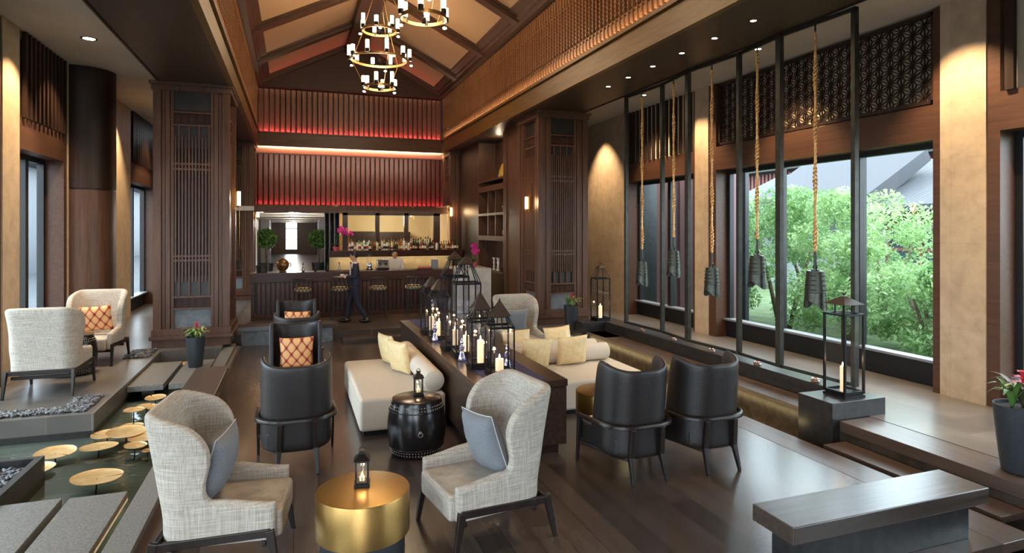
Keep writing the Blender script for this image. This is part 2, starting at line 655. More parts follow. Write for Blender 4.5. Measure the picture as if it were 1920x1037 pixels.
# ground slab under everything and the rear wall, its unseen opening added for daylight
sbox('floor', STONED, (-7, -3.2, -0.6, 8.46, 60, -0.45))
sbox('wall_rear', W_COL, (-4.2, -3.3, ZM, -3.4, -3.1, 9), (0.2, -3.3, ZM, 8.5, -3.1, 9), (-3.4, -3.3, 3.5, 0.2, -3.1, 9))
# trough + pool basins
sbox('floor', STONEB, (2.6, -3, -0.42, 5.9, 13.0, -0.36))
sbox('floor', POOLT, (-7.0, 2.0, -0.22, -1.2, 12.4, -0.08))
sbox('wall_pool', STONED, (-2.29, 8.5, -0.2, -2.235, 12.4, 0.0), (-7, 8.5, -0.2, -2.23, 8.56, 0.0), (-2.23, 12.35, -0.2, -1.25, 12.4, -0.1))
b = MB()
b.box(-7.0, 2.0, -0.02, -1.22, 8.5, 0.0)
b.box(-2.23, 8.5, -0.02, -1.22, 12.35, 0.0)
o = MB()
o.add([(-7, 2, 0), (-1.255, 2, 0), (-1.255, 12.34, 0), (-2.23, 12.34, 0), (-2.23, 8.495, 0), (-7, 8.495, 0)], [(0, 1, 2, 3, 4, 5)])
ob = o.build('pool_water', WATER)
tag(ob, 'shallow clear water of the lily pad pool on the left', 'water', kind='stuff')
o = MB()
o.add([(5.42, 3.1, -0.22), (5.86, 3.1, -0.22), (5.86, 12.9, -0.22), (5.42, 12.9, -0.22)], [(0, 1, 2, 3)])
o.add([(2.6, -3, -0.22), (5.86, -3, -0.22), (5.86, 3.1, -0.22), (2.6, 3.1, -0.22)], [(0, 1, 2, 3)])
ob = o.build('trough_water', WATERG)
tag(ob, 'thin amber water in the trough along the right edge of the lounge', 'water', kind='stuff')
# stone border between the pool and the lounge, and the wood kerb
sbox('trim_6', STONE, (-1.25, 2.0, -0.16, -1.06, 13.1, 0.15), bevel=0.004)
sbox('trim_7', W_BENCHY, (-1.06, 2.0, -0.05, -0.94, 8.0, 0.09), (-1.06, 2.0, -0.05, -0.82, 6.5, 0.035), bevel=0.004)
sbox('wall_pool', STONE, (-1.06, 8.0, -0.05, -1.0, 13.1, 0.1))
# lower wall under the lounge floor on the trough side
sbox('wall_trough', STONEB, (5.2, 3.2, -0.36, 5.26, 13.2, -0.08), (3.3, 3.24, -0.36, 5.2, 3.3, -0.08))

# ---------------- outer walls
def pier(name, x0, x1, y0, y1, z1=5.35):
    return sbox(name, TRAV, (x0, y0, ZM, x1, y1, z1))


XR = 8.05
XL = -3.8
pier('wall_right', XR, XR + 0.4, 13.92, 22)
pier('wall_right', XR, XR + 0.4, 10.55, 11.0)
pier('wall_right', XR, XR + 0.4, 5.17, 5.74)
pier('wall_right', XR, XR + 0.4, 0.0, 0.6)
pier('wall_left', XL - 0.4, XL, 10.38, 10.94)
pier('wall_left', XL - 0.4, XL, 13.02, 17.47)
pier('wall_left', XL - 0.4, XL, 3.5, 4.5)
pier('wall_left', XL - 0.4, XL, 20.6, 22)


def bay(side, n, y0, y1, mull, fill, x, jamb=0.15):
    """window bay: wood box surround, header, slats or lattice above, glazing set back"""
    d = 1 if side == 'right' else -1
    xi, xo = x + 0.02 * d, x + 0.42 * d
    # header + jambs (wood surround)
    for q in ((y0 + jamb * 0.5, y1 - jamb, 3.58, 4.05), (y0, y0 + jamb * 0.5, ZM, 5.33), (y1 - jamb, y1, ZM, 5.33)):
        b = MB()
        b.box(min(xi, xo), q[0], q[2], max(xi, xo), q[1], q[3])
        struct(b.build('wall_%s' % side, W_RED))
    # back panel behind the upper fill
    b = MB()
    bk = 0.13 if fill == 'slats' else 0.2
    b.box(min(x + bk * d, xo), y0 + 0.01, 4.05, max(x + bk * d, xo), y1 - 0.01, 5.34)
    struct(b.build('wall_%s' % side, CREAMW if fill != 'darkslats' else W_DARK))
    ya, yb = y0 + jamb * 0.5, y1 - jamb
    if fill in ('slats', 'darkslats'):
        pit = 0.17 if n == 1 and side == 'right' else 0.24 if fill == 'slats' else 0.155
        sw = 0.025 if fill == 'slats' and n == 1 else 0.05 if fill == 'slats' else 0.035
        nsl = max(3, int((yb - ya) / pit))
        t = thing('slat_screen', {('right', 1): 'dark vertical slats above the double window beside the far stone wall',
                                  ('right', 3): 'dark vertical slats above the window at the far right edge',
                                  ('right', 4): 'dark slats above the window nearest the camera on the right wall',
                                  ('left', 1): 'dark vertical slats over the left window beside the round wooden column',
                                  ('left', 2): 'dark vertical slats over the far left window behind the lattice column',
                                  ('left', 3): 'dark vertical slats over the window at the left edge',
                                  ('left', 4): 'dark slats over the nearest left window'}[(side, n)], 'slatted screen', (x, (ya + yb) / 2, 4.05))
        for k in range(nsl):
            y = ya + (k + 0.5) * (yb - ya) / nsl - (ya + yb) / 2
            MB().box(-0.02, y - sw, 0, 0.04, y + sw, 1.28).build('slat', W_DARK, t) if k < 40 else None
    else:
        t = thing('lattice_screen', 'dark pierced star-pattern lattice panel above the large window', 'lattice', (x + 0.1, (ya + yb) / 2, 4.08))
        H = 1.24
        L = yb - ya
        f = MB()
        f.box(-0.04, -L / 2, 0, 0.04, L / 2, 0.05).box(-0.04, -L / 2, H - 0.05, 0.04, L / 2, H)
        f.box(-0.04, -L / 2, 0, 0.04, -L / 2 + 0.06, H).box(-0.04, L / 2 - 0.06, 0, 0.04, L / 2, H)
        f.build('frame', W_DARK, t)
        g = MB()
        s = 0.2    # triangle side
        h = s * math.sqrt(3) / 2
        wdt = 0.012

        def strip(p, q):
            (y1_, z1_), (y2_, z2_) = p, q
            for (yy, zz) in (p, q):
                if not (-L / 2 - 0.02 < yy < L / 2 + 0.02 and -0.02 < zz < H + 0.02):
                    return
            dy, dz = y2_ - y1_, z2_ - z1_
            ln = math.hypot(dy, dz)
            ny, nz = -dz / ln * wdt / 2, dy / ln * wdt / 2
            vs = []
            for xx in (-0.012, 0.012):
                vs += [(xx, y1_ - ny, z1_ - nz), (xx, y2_ - ny, z2_ - nz), (xx, y2_ + ny, z2_ + nz), (xx, y1_ + ny, z1_ + nz)]
            g.add(vs, [(0, 1, 2, 3), (7, 6, 5, 4), (0, 4, 5, 1), (2, 6, 7, 3)])
        # asanoha: triangular grid, each triangle joined to its centre
        for i in range(-2, int(L / h) + 3):
            yb0 = -L / 2 + i * h
            for j in range(-2, int(H / s) + 3):
                z = j * s + (s / 2 if i % 2 else 0)
                A = (yb0, z)
                B = (yb0, z + s)
                C = (yb0 + h, z + s / 2)
                D = (yb0 + h, z - s / 2)
                strip(A, B)
                strip(A, C)
                strip(A, D)
                for tri in ((A, B, C), (A, C, D)):
                    c = (sum(q[0] for q in tri) / 3, sum(q[1] for q in tri) / 3)
                    for q in tri:
                        strip(q, c)
        g.build('lattice', W_DARK, t, fix=False)
    # glazing
    xg = x + 0.34 * d
    wn = thing('window_%d' % n, '', 'window', (xg, (ya + yb) / 2, ZM))
    del wn['label']
    del wn['category']
    wn['kind'] = 'structure'
    L = yb - ya
    f = MB()
    f.box(-0.06, -L / 2, 0, 0.06, L / 2, 0.34)
    f.box(-0.05, -L / 2, 3.3, 0.05, L / 2, 3.38)
    f.box(-0.05, -L / 2, 0.34, 0.05, -L / 2 + 0.09, 3.3)
    f.box(-0.05, L / 2 - 0.09, 0.34, 0.05, L / 2, 3.3)
    for ym in mull:
        yy = ym - (ya + yb) / 2
        f.box(-0.07, yy - 0.06, 0.34, 0.07, yy + 0.06, 3.3)
    f.build('window_frame', FRAMEG, wn)
    s = MB()
    s.box(-0.14 if d > 0 else -0.06, -L / 2, 0.34, 0.06 if d > 0 else 0.14, L / 2, 0.375)
    s.build('window_sill', FRAMEL, wn)
    g = MB()
    g.box(-0.004, -L / 2 + 0.05, 0.36, 0.004, L / 2 - 0.05, 3.3)
    g.build('window_pane', GLASSW, wn)


bay('right', 1, 11.0, 13.92, (12.35,), 'slats', XR)
bay('right', 2, 5.74, 10.55, (7.25, 8.9), 'lattice', XR, 0.22)
bay('right', 3, 0.6, 5.17, (1.9, 3.4), 'slats', XR)
bay('right', 4, -3, 0.0, (-1.5,), 'slats', XR)
bay('left', 1, 10.94, 13.0, (12.0,), 'darkslats', XL)
bay('left', 2, 17.47, 20.6, (19.0,), 'darkslats', XL)
bay('left', 3, 4.5, 10.38, (6.4, 8.3), 'darkslats', XL)
bay('left', 4, -3, 3.5, (0,), 'darkslats', XL)
# round wooden column against the left wall
t = thing('round_column', 'round dark wooden column against the left wall behind the tweed chairs', 'column', (-3.72, 13.55, ZM))
MB().cyl((0, 0), 0.52, 0, 2.9, 40).build('shaft', W_COL, t, smooth='auto')
MB().cyl((0, 0), 0.525, 2.93, 5.14, 40).build('upper_shaft', W_DARK, t, smooth='auto')
MB().cyl((0, 0), 0.5, 2.9, 2.93, 40).build('joint', W_DARK, t)

# ---------------- ceilings
sbox('ceiling', WHITE, (6.3, -3, 5.35, 8.5, 22, 5.45), (-4.3, -3, 5.35, -2.3, 22, 5.45))
sbox('ceiling', W_SOFF, (5.0, -3, 5.1, 6.34, 20.9, 5.34), (-2.32, -3, 5.1, -1.1, 20.9, 5.34), bevel=0)
sbox('trim_8', W_DARK, (6.34, -3, 5.08, 6.37, 20.9, 5.36), (-2.35, -3, 5.08, -2.32, 20.9, 5.36))
# beams round the hall
sbox('trim_9', W_BEAM, (4.96, -3, 5.09, 5.06, YE, 5.42), (4.99, -3, 5.42, 5.2, YE, 5.5), (4.93, -3, 5.5, 5.1, YE, 5.56))
sbox('trim_10', W_BEAM, (-1.16, -3, 5.09, -1.06, YE, 5.42), (-1.3, -3, 5.42, -1.09, YE, 5.5), (-1.2, -3, 5.5, -1.03, YE, 5.56))
sbox('trim_11', W_BEAMX, (-1.16, YE, 5.09, 5.06, YE + 0.1, 5.56), (-1.1, YE - 0.03, 5.5, 5.0, YE + 0.1, 5.56))
# panels behind the fins
sbox('wall_upper_right', GOLDP, (5.24, -3, 5.5, 5.3, YE + 0.2, 7.25))
sbox('wall_upper_left', GOLDP, (-1.4, -3, 5.5, -1.34, YE + 0.2, 7.25))
sbox('wall_upper_end', REDP, (-1.34, YE + 0.28, 5.5, 5.24, YE + 0.33, 7.4))
# roof
PX, PZ, EZ = 1.95, 8.72, 7.16
sl = (PZ - EZ) / (5.0 - PX)


def slope(side, z_off, th, name, m, y0, y1, t0=0.0, t1=1.0):
    ex = 5.25 if side > 0 else -1.35
    ez = EZ - 0.1
    A = Vector((ex, 0, ez + z_off))
    B = Vector((PX, 0, PZ + z_off))
    a = A.lerp(B, t0)
    c = A.lerp(B, t1)
    b = MB()
    b.prism([(a.x, a.z), (c.x, c.z), (c.x, c.z + th), (a.x, a.z + th)], 1, y0, y1)
    return b


struct(slope(1, 0, 0.08, '', None, -3, YE).build('ceiling', ROOFP)) if False else None
for sd in (1, -1):
    b = slope(sd, 0, 0.08, '', None, -3, YE + 0.3)
    struct(b.build('ceiling', ROOFP))
# rafters and roof trims: one structure object per side
RY = [YE - 0.05, 18.9, 16.1, 13.3, 10.5, 7.7, 4.9, 2.1, -0.7]
n_ = 12
for sd in (1, -1):
    for y in RY:
        b = slope(sd, -0.16, 0.17, '', None, y - 0.13, y + 0.13, 0.0, 1.0)
        b2 = slope(sd, -0.07, 0.07, '', None, y - 0.2, y + 0.2, 0.0, 1.0)
        b.add(b2.v, b2.f)
        struct(b.build('trim_%d' % n_, W_RAFT))
        n_ += 1
    b = slope(sd, -0.12, 0.13, '', None, -3, YE, 0.02, 0.14)
    b2 = slope(sd, -0.06, 0.06, '', None, -3, YE, 0.02, 0.19)
    b.add(b2.v, b2.f)
    struct(b.build('trim_%d' % n_, W_RAFT))
    n_ += 1
sbox('trim_%d' % n_, W_RAFT, (PX - 0.3, -3, PZ - 0.42, PX + 0.3, YE, PZ - 0.12))
sbox('trim_%d' % (n_ + 1), W_RAFT, (4.85, -3, EZ - 0.14, 5.1, YE, EZ - 0.02), (-1.2, -3, EZ - 0.14, -0.95, YE, EZ - 0.02))
# gable wall
b = MB()
b.prism([(-1.4, 7.18), (5.3, 7.18), (PX, PZ + 0.1)], 1, YE - 0.02, YE + 0.08)
b.box(-1.3, YE - 0.04, 7.02, 5.2, YE + 0.28, 7.2)
struct(b.build('wall_gable', W_GABLE))

# ---------------- fin screens
def fin_run(name, label, axis, a0, a1, fixed, z0, z1, step, m, prof, parent_loc, depth=0.1, rods=()):
    t = thing(name, label, 'slatted screen', parent_loc)
    px, py, pz = parent_loc
    n = int(abs(a1 - a0) / step)
    b = MB()
    for k in range(n):
        a = a0 + (k + 0.5) * (a1 - a0) / n
        for (za, zb, wd, dp) in prof:
            if axis == 'y':
                b.box(fixed - dp / 2 - px, a - wd / 2 - py, za - pz, fixed + dp / 2 - px, a + wd / 2 - py, zb - pz)
            else:
                b.box(a - wd / 2 - px, fixed - dp / 2 - py, za - pz, a + wd / 2 - px, fixed + dp / 2 - py, zb - pz)
    b.build('slats', m, t, fix=False)
    if rods:
        r = MB()
        for z in rods:
            if axis == 'y':
                r.box(fixed - 0.012 - px, a0 - py, z - 0.008 - pz, fixed + 0.012 - px, a1 - py, z + 0.008 - pz)
            else:
                r.box(a0 - px, fixed - 0.012 - py, z - 0.008 - pz, a1 - px, fixed + 0.012 - py, z + 0.008 - pz)
        r.build('rods', BRASS, t, fix=False)
    return t


def turned(z0, z1):
    """turned baluster fin: blade foot, beads, blade head"""
    pr = [(z0, z0 + 0.06, 0.035, 0.05), (z0 + 0.06, z0 + 0.12, 0.07, 0.09), (z0 + 0.12, z0 + 0.2, 0.085, 0.1), (z0 + 0.2, z0 + 0.27, 0.055, 0.07), (z0 + 0.27, z0 + 0.31, 0.025, 0.03)]
    z = z0 + 0.32
    while z < z1 - 0.32:
        pr.append((z, z + 0.055, 0.042, 0.06))
        pr.append((z + 0.055, z + 0.075, 0.024, 0.03))
        z += 0.075
    pr += [(z, z1 - 0.05, 0.05, 0.09), (z1 - 0.05, z1, 0.035, 0.05)]
    return pr


fin_run('baluster_screen', 'long screen of turned gilded balusters below the right roof slope', 'y', -1, YE - 0.05, 5.02, 5.56, 7.02, 0.135, W_FIN, turned(5.56, 7.02), (5.02, 10, 5.56), rods=(5.83, 6.7))
fin_run('baluster_screen', 'long screen of turned gilded balusters below the left roof slope', 'y', -1, YE - 0.05, -1.12, 5.56, 7.02, 0.135, W_FIN, turned(5.56, 7.02), (-1.12, 10, 5.56), rods=(5.83, 6.7))
BS = fin_run('baluster_screen', 'red-lit screen of slats under the gable at the end of the hall', 'x', -1.1, 4.98, YE + 0.2, 5.56, 7.0, 0.165, W_FINR,
        [(5.56, 6.98, 0.115, 0.05)], (1.95, YE + 0.2, 5.56), rods=())
b = MB()
for k in range(36):
    x = -1.02 + (k + 0.5) * 5.92 / 36 - 1.95
    pr = []
    for q in range(20):
        pr += [(0.004, 0.07 * q), (0.011, 0.07 * q + 0.02), (0.004, 0.07 * q + 0.04)]
    b.lathe(pr, 6, (x, YE + 0.135, 5.56))
ob = b.build('rods', BRASS, BS, smooth=True)
ob.location = (0, -(YE + 0.2), -5.56)
# lower coffer and screen above the bar
sbox('ceiling', CREAM, (-1.4, YE + 0.1, 5.12, 5.9, 23.9, 5.2))
sbox('wall_end', REDP, (-1.45, 23.75, 3.15, 6.0, 23.8, 5.12))
sbox('trim_44', W_COL, (-1.4, 23.3, 3.1, 5.9, 23.7, 3.25))
fin_run('slat_screen', 'red-lit wall of dark vertical slats above the bar', 'x', -1.38, 5.75, 23.6, 3.2, 4.9, 0.175, W_FIND,
        [(3.2, 5.06, 0.125, 0.07)], (2.2, 23.6, 3.2))
sbox('trim_40', W_COL, (-1.15, 20.55, 2.92, 5.0, 21.7, 3.1), (-1.15, 20.55, 3.1, 5.0, 20.7, 3.12))
sbox('wall_end', W_COL, (-2.4, 22.06, 0.2, -1.5, 22.2, 5.1), (6.1, 22.06, ZM, 8.4, 22.2, 5.34), (-4.2, 22.06, ZM, -2.4, 22.2, 5.34), (-1.5, 22.0, 3.12, -1.4, 24, 5.12), (5.95, 22, 3.12, 6.05, 24, 5.12))
# strips of light in the coves
light('red_cove_light', 'AREA', (1.95, YE + 0.10, 5.535), 110, (1.0, 0.17, 0.22), (PI, 0, 0), 6.0, 0.05)
light('warm_cove_light', 'AREA', (1.95, YE + 0.10, 6.99), 2.5, WARM, (0, 0, 0), 6.0, 0.05)
light('red_cove_light', 'AREA', (2.2, 23.5, 3.27), 45, (1.0, 0.10, 0.15), (PI, 0, 0), 7.0, 0.05)
light('coffer_light', 'AREA', (2.0, 21.6, 4.9), 150, (1.0, 0.86, 0.66), (R(150), 0, 0), 6.0, 0.06)
light('gold_cove_light', 'AREA', (4.945, 10.5, 5.57), 40, WARM, (PI, 0, 0), 0.03, 21)
light('gold_cove_light', 'AREA', (-1.045, 10.5, 5.57), 30, WARM, (PI, 0, 0), 0.03, 21)
light('roof_cove_light', 'AREA', (4.98, 9.5, 7.22), 0.01, WARMER, (PI, 0, 0), 0.06, 21)
# ================================================================== LATTICE COLUMNS
def carved(b, x0, x1, y, z0, z1, n, dy):
    """little key-pattern fretwork"""
    w = (x1 - x0) / n
    for k in range(n):
        a = x0 + k * w
        for j in range(3):
            i = 0.012 + j * 0.02
            if a + i < a + w - i and z0 + i < z1 - i:
                b.box(a + i, y, z0 + i, a + w - i, y + dy, z0 + i + 0.007)
                b.box(a + i, y, z1 - i - 0.007, a + w - i, y + dy, z1 - i)
                b.box(a + i, y, z0 + i, a + i + 0.007, y + dy, z1 - i)
                b.box(a + w - i - 0.007, y, z0 + i, a + w - i, y + dy, z1 - i)


PANELD = noisy('smoky_panel', rgb(34, 31, 29), rgb(50, 46, 43), 3, 0.4)


def lattice_column(label, x0, x1, y0, depth=1.35, mirror=False):
    cx, cy = (x0 + x1) / 2, y0 + depth / 2
    t = thing('lattice_column', label, 'column', (cx, cy, ZM), 0, None)
    W, D, H = x1 - x0, depth, 4.9
    b = MB()     # plinth, stepped
    b.box(-W / 2 - 0.02, -D / 2 - 0.02, 0, W / 2 + 0.02, D / 2 + 0.02, 0.15)
    b.box(-W / 2 - 0.06, -D / 2 - 0.06, 0.15, W / 2 + 0.06, D / 2 + 0.06, 0.22)
    b.box(-W / 2 - 0.03, -D / 2 - 0.03, 0.22, W / 2 + 0.03, D / 2 + 0.03, 0.34)
    b.build('plinth', W_COL, t, bevel=0.006)
    b = MB()     # cornice
    b.box(-W / 2 - 0.06, -D / 2 - 0.06, H - 0.06, W / 2 + 0.06, D / 2 + 0.06, H)
    b.box(-W / 2 - 0.03, -D / 2 - 0.03, H - 0.16, W / 2 + 0.03, D / 2 + 0.03, H - 0.06)
    b.build('cornice', W_COL, t, bevel=0.006)
    b = MB()     # core
    b.box(-W / 2 + 0.14, -D / 2 + 0.16, 0.3, W / 2 - 0.14, D / 2 - 0.16, H - 0.1)
    b.build('core', W_DARK, t)
    # corner posts with fluted steps
    b = MB()
    pw = 0.33
    for sx in (-1, 1):
        for sy in (-1, 1):
            for k, (a0, a1, dd) in enumerate(((0, 0.13, 0.0), (0.14, 0.19, 0.03), (0.20, 0.27, 0.02), (0.28, 0.33, 0.045))):
                xa, xb = sx * (W / 2 - a0), sx * (W / 2 - a1)
                ya, yb = sy * (D / 2 - dd), sy * (D / 2 - 0.13)
                b.box(min(xa, xb), min(ya, yb), 0.33, max(xa, xb), max(ya, yb), H - 0.15)
                if k == 0:
                    continue
                ya, yb = sy * (D / 2 - a0), sy * (D / 2 - a1)
                xa, xb = sx * (W / 2 - dd), sx * (W / 2 - 0.13)
                b.box(min(xa, xb), min(ya, yb), 0.33, max(xa, xb), max(ya, yb), H - 0.15)
    b.build('corner_posts', W_COL, t)
    # panels on four faces
    for (ang, half, dist) in ((0, W / 2 - pw, D / 2), (PI, W / 2 - pw, D / 2), (PI / 2, D / 2 - pw, W / 2), (-PI / 2, D / 2 - pw, W / 2)):
        M = Matrix.Rotation(ang, 4, 'Z') @ Matrix.Translation((0, -dist, 0))
        g = MB()
        hw = half
        bars = [(z, 0.035) for z in (0.70, 0.92, 3.30, 3.40, 1.60, 1.68, 4.12, 4.36)]
        for z, th in bars:
            g.box(-hw, 0.05, z - th / 2, hw, 0.11, z + th / 2)
        nb = max(6, int(2 * hw / 0.052))
        for k in range(nb):
            x = -hw + (k + 0.5) * 2 * hw / nb
            lo, hi = (0.94, 4.12) if k % 3 == 1 else (1.2, 3.9)
            g.box(x - 0.013, 0.045, lo, x + 0.013, 0.085, hi)
        carved(g, -hw, hw, 0.075, 0.72, 0.90, 5, 0.02)
        carved(g, -hw, hw, 0.075, 4.14, 4.34, 5, 0.02)
        v2 = [M @ Vector(q) for q in g.v]
        h = MB()
        h.v = [tuple(q) for q in v2]
        h.f = g.f
        h.build('lattice_panel', W_COL, t, fix=False)
        s = MB()
        s.box(-hw, 0.10, 0.93, hw, 0.12, 1.3, M)
        s.box(-hw, 0.10, 4.4, hw, 0.12, H - 0.16, M)
        s.box(-hw, 0.10, 3.7, hw, 0.12, 4.11, M)
        s.build('stone_panel', PANELD, t)
        MB().box(-hw, 0.095, 0.34, hw, 0.12, 0.69, M).build('lower_stone_panel', STONEBLUE, t)
    return t


lattice_column('big dark wood lattice column on the left, behind the potted red bromeliad', -2.42, -1.14, 12.75)
lattice_column('big dark wood lattice column on the right, behind the potted bromeliad', 5.25, 6.5, 12.95)
lattice_column('lattice column at the left end of the bar', -2.45, -1.17, 20.65, 1.2)
lattice_column('lattice column at the right end of the bar, behind the orchid', 5.1, 6.35, 20.65, 1.2)

# ================================================================== UPHOLSTERY HELPERS
def ushell(path, hf, zb, th, lean=None, m=8, endtaper=True):
    """thick upright wall following a U in plan; hf gives the top height along it"""
    b = MB()
    n = len(path)
    P = [Vector((p[0], p[1])) for p in path]
    L = 2 * m + 5
    for i in range(n):
        d = (P[min(i + 1, n - 1)] - P[max(i - 1, 0)]).normalized()
        nr = Vector((d.y, -d.x))       # outward for a path running front-right -> back -> front-left clockwise
        s = i / (n - 1)
        T = hf(P[i].x, P[i].y, s)
        z_b = zb(P[i].x, P[i].y, s) if callable(zb) else zb
        h = th / 2
        if endtaper:
            e = min(i, n - 1 - i)
            h *= (0.55, 0.88, 1.0)[min(e, 2)]
        top = T - h
        loop = []
        for k in range(m + 1):
            loop.append((h, z_b + (top - z_b) * k / m))
        for a in (45, 90, 135):
            loop.append((h * math.cos(R(a)), top + h * math.sin(R(a))))
        for k in range(m, -1, -1):
            loop.append((-h, z_b + (top - z_b) * k / m))
        for (o, z) in loop:
            q = P[i] + nr * o
            dx, dy = lean(P[i].x, P[i].y, z) if lean else (0, 0)
            b.v.append((q.x + dx, q.y + dy, z))
    for i in range(n - 1):
        for k in range(L):
            k2 = (k + 1) % L
            b.f.append((i * L + k, (i + 1) * L + k, (i + 1) * L + k2, i * L + k2))
    for i in (0, n - 1):
        base_ = i * L
        half = L // 2
        for k in range(half):
            a, c, d_, e_ = k, k + 1, L - 2 - k, L - 1 - k
            if c < d_:
                b.f.append(tuple(base_ + q for q in (a, c, d_, e_)))
            elif c == d_:
                b.f.append(tuple(base_ + q for q in (a, c, e_)))
    return b


def upath(hw, yf, yb, rad, n=14, na=9, nb=8):
    """from front right, round the back, to front left"""
    p = []
    for k in range(n):
        p.append((hw, yf + (yb + rad - yf) * k / n))
    for k in range(na):
        a = PI / 2 * k / na
        p.append((hw - rad + rad * math.cos(a), yb + rad - rad * math.sin(a)))
    for k in range(nb + 1):
        p.append((hw - rad - (2 * hw - 2 * rad) * k / nb, yb))
    for k in range(1, na + 1):
        a = PI / 2 * (1 - k / na)
        p.append((-hw + rad - rad * math.cos(a), yb + rad - rad * math.sin(a)))
    for k in range(1, n + 1):
        p.append((-hw, yb + rad + (yf - yb - rad) * k / n))
    return p


def sm(a, b, x):
    t = max(0, min(1, (x - a) / (b - a)))
    return t * t * (3 - 2 * t)


def wing_chair(label, loc, rz):
    t = thing('wing_chair', label, 'armchair', loc, rz)

    def hf(x, y, s):
        side = sm(0.20, -0.10, y)
        arm = 0.575 - 0.05 * sm(-0.05, 0.36, y)
        wing = 1.07 + 0.10 * sm(-0.16, -0.34, y)
        return arm + (wing - arm) * sm(-0.04, -0.20, y)

    def lean(x, y, z):
        k = max(0, z - 0.45) / 0.7
        back = sm(0.16, -0.2, y)
        fl = 0.055 * k * math.copysign(sm(0.1, 0.34, abs(x)), x) * back
        bulge = 0.16 * math.sin(PI * min(1, max(0, (z - 0.62) / 0.62))) * sm(0.24, 0.34, abs(x)) * sm(-0.02, -0.14, y) * sm(-0.36, -0.2, y)
        return fl, -0.11 * k * back + bulge
    b = ushell(upath(0.335, 0.36, -0.33, 0.12, 26, 9, 8), hf, 0.27, 0.085, lean, 10)
    b.build('shell', TWEED, t, sub=1)
    b = MB()
    b.box(-0.30, -0.29, 0.25, 0.30, 0.395, 0.445)
    b.build('seat', TWEED, t, bevel=0.035)
    # welts on the seams of the shell rim
    fr = MB()
    for sx in (-1, 1):
        fr.bar((sx * 0.375, 0.33, 0.33), (sx * 0.375, -0.40, 0.30), 0.032, 0.055)
    fr.bar((-0.375, -0.375, 0.315), (0.375, -0.375, 0.315), 0.035, 0.055)
    fr.bar((-0.34, 0.28, 0.235), (0.34, 0.28, 0.235), 0.03, 0.04)
    fr.bar((-0.35, -0.30, 0.235), (0.35, -0.30, 0.235), 0.03, 0.04)
    fr.build('frame', W_LEG, t, bevel=0.005)
    for sx in (-1, 1):
        MB().bar((sx * 0.375, 0.325, 0.345), (sx * 0.382, 0.385, 0.0), 0.042, 0.06, 0.028, 0.034).build('leg', W_LEG, t, bevel=0.005)
        MB().bar((sx * 0.375, -0.385, 0.335), (sx * 0.382, -0.46, 0.0), 0.042, 0.06, 0.028, 0.034).build('leg', W_LEG, t, bevel=0.005)
    return t


def leather_chair(label, loc, rz):
    t = thing('leather_chair', label, 'armchair', loc, rz)

    def hf(x, y, s):
        top = 1.05 + 0.06 * sm(-0.36, -0.05, y)
        return 0.435 + (top - 0.435) * sm(0.10, -0.04, y)

    def lean(x, y, z):
        k = max(0, z - 0.5) / 0.6
        return 0, -0.05 * k * sm(0.05, -0.3, y)
    b = ushell(upath(0.315, 0.33, -0.33, 0.24, 16, 10, 5), hf, lambda x, y, s: 0.235 - 0.03 * sm(0, -0.3, y), 0.055, lean, 9)
    b.build('backrest_shell', LEATHER, t, sub=1)
    MB().box(-0.285, -0.28, 0.23, 0.285, 0.345, 0.40).build('seat_base', LEATHER, t, bevel=0.03)
    MB().box(-0.27, -0.26, 0.395, 0.27, 0.335, 0.455).build('seat_cushion', CREAMF, t, bevel=0.025)
    b = ushell(upath(0.372, 0.30, -0.385, 0.26, 10, 10, 5), lambda x, y, s: 0.545 - 0.03 * sm(-0.1, 0.3, y), lambda x, y, s: 0.505 - 0.03 * sm(-0.1, 0.3, y), 0.05, None, 2, False)
    b.build('arm_rail', W_LEG, t, smooth='auto')
    f = MB()
    for sx in (-1, 1):
        MB().bar((sx * 0.372, 0.27, 0.50), (sx * 0.375, 0.325, 0.0), 0.045, 0.055, 0.026, 0.03).build('leg', W_LEG, t, bevel=0.006)
        b = MB()
        b.bar((sx * 0.16, -0.385, 0.51), (sx * 0.17, -0.36, 0.24), 0.05, 0.045, 0.05, 0.05)
        b.bar((sx * 0.17, -0.36, 0.24), (sx * 0.185, -0.43, 0.0), 0.05, 0.05, 0.028, 0.03)
        b.build('leg', W_LEG, t, bevel=0.006)
        f.bar((sx * 0.17, -0.36, 0.21), (sx * 0.36, 0.29, 0.21), 0.028, 0.035)
    f.build('stretcher', W_LEG, t, bevel=0.004)
    return t


def cushion_mb(w_, h_, th, n=14, pinch=0.07, seed=1):
    rnd = random.Random(seed)
    b = MB()
    ph = [rnd.uniform(0, 6) for _ in range(4)]
    for side in (1, -1):
        for j in range(n + 1):
            for i in range(n + 1):
                u, v = -1 + 2 * i / n, -1 + 2 * j / n
                x = w_ / 2 * u * (1 - pinch * (1 - v * v))
                z = h_ / 2 * v * (1 - pinch * (1 - u * u))
                d = ((1 - u ** 2) * (1 - v ** 2)) ** 0.42
                wr = 0.006 * math.sin(7 * u + ph[0] + 3 * v) * math.sin(5 * v + ph[1]) * d
                b.v.append((x, side * (th / 2 * d + wr * 1.0) if d > 0 else 0, z))
    N1 = (n + 1) ** 2
    for s_ in (0, 1):
        for j in range(n):
            for i in range(n):
                a = s_ * N1 + j * (n + 1) + i
                q = (a, a + 1, a + n + 2, a + n + 1)
                b.f.append(q if s_ else q[::-1])
    return b


def weld(o, d=0.0005):
    bm = bmesh.new()
    bm.from_mesh(o.data)
    bmesh.ops.remove_doubles(bm, verts=bm.verts, dist=d)
    bmesh.ops.recalc_face_normals(bm, faces=bm.faces)
    bm.to_mesh(o.data)
    bm.free()


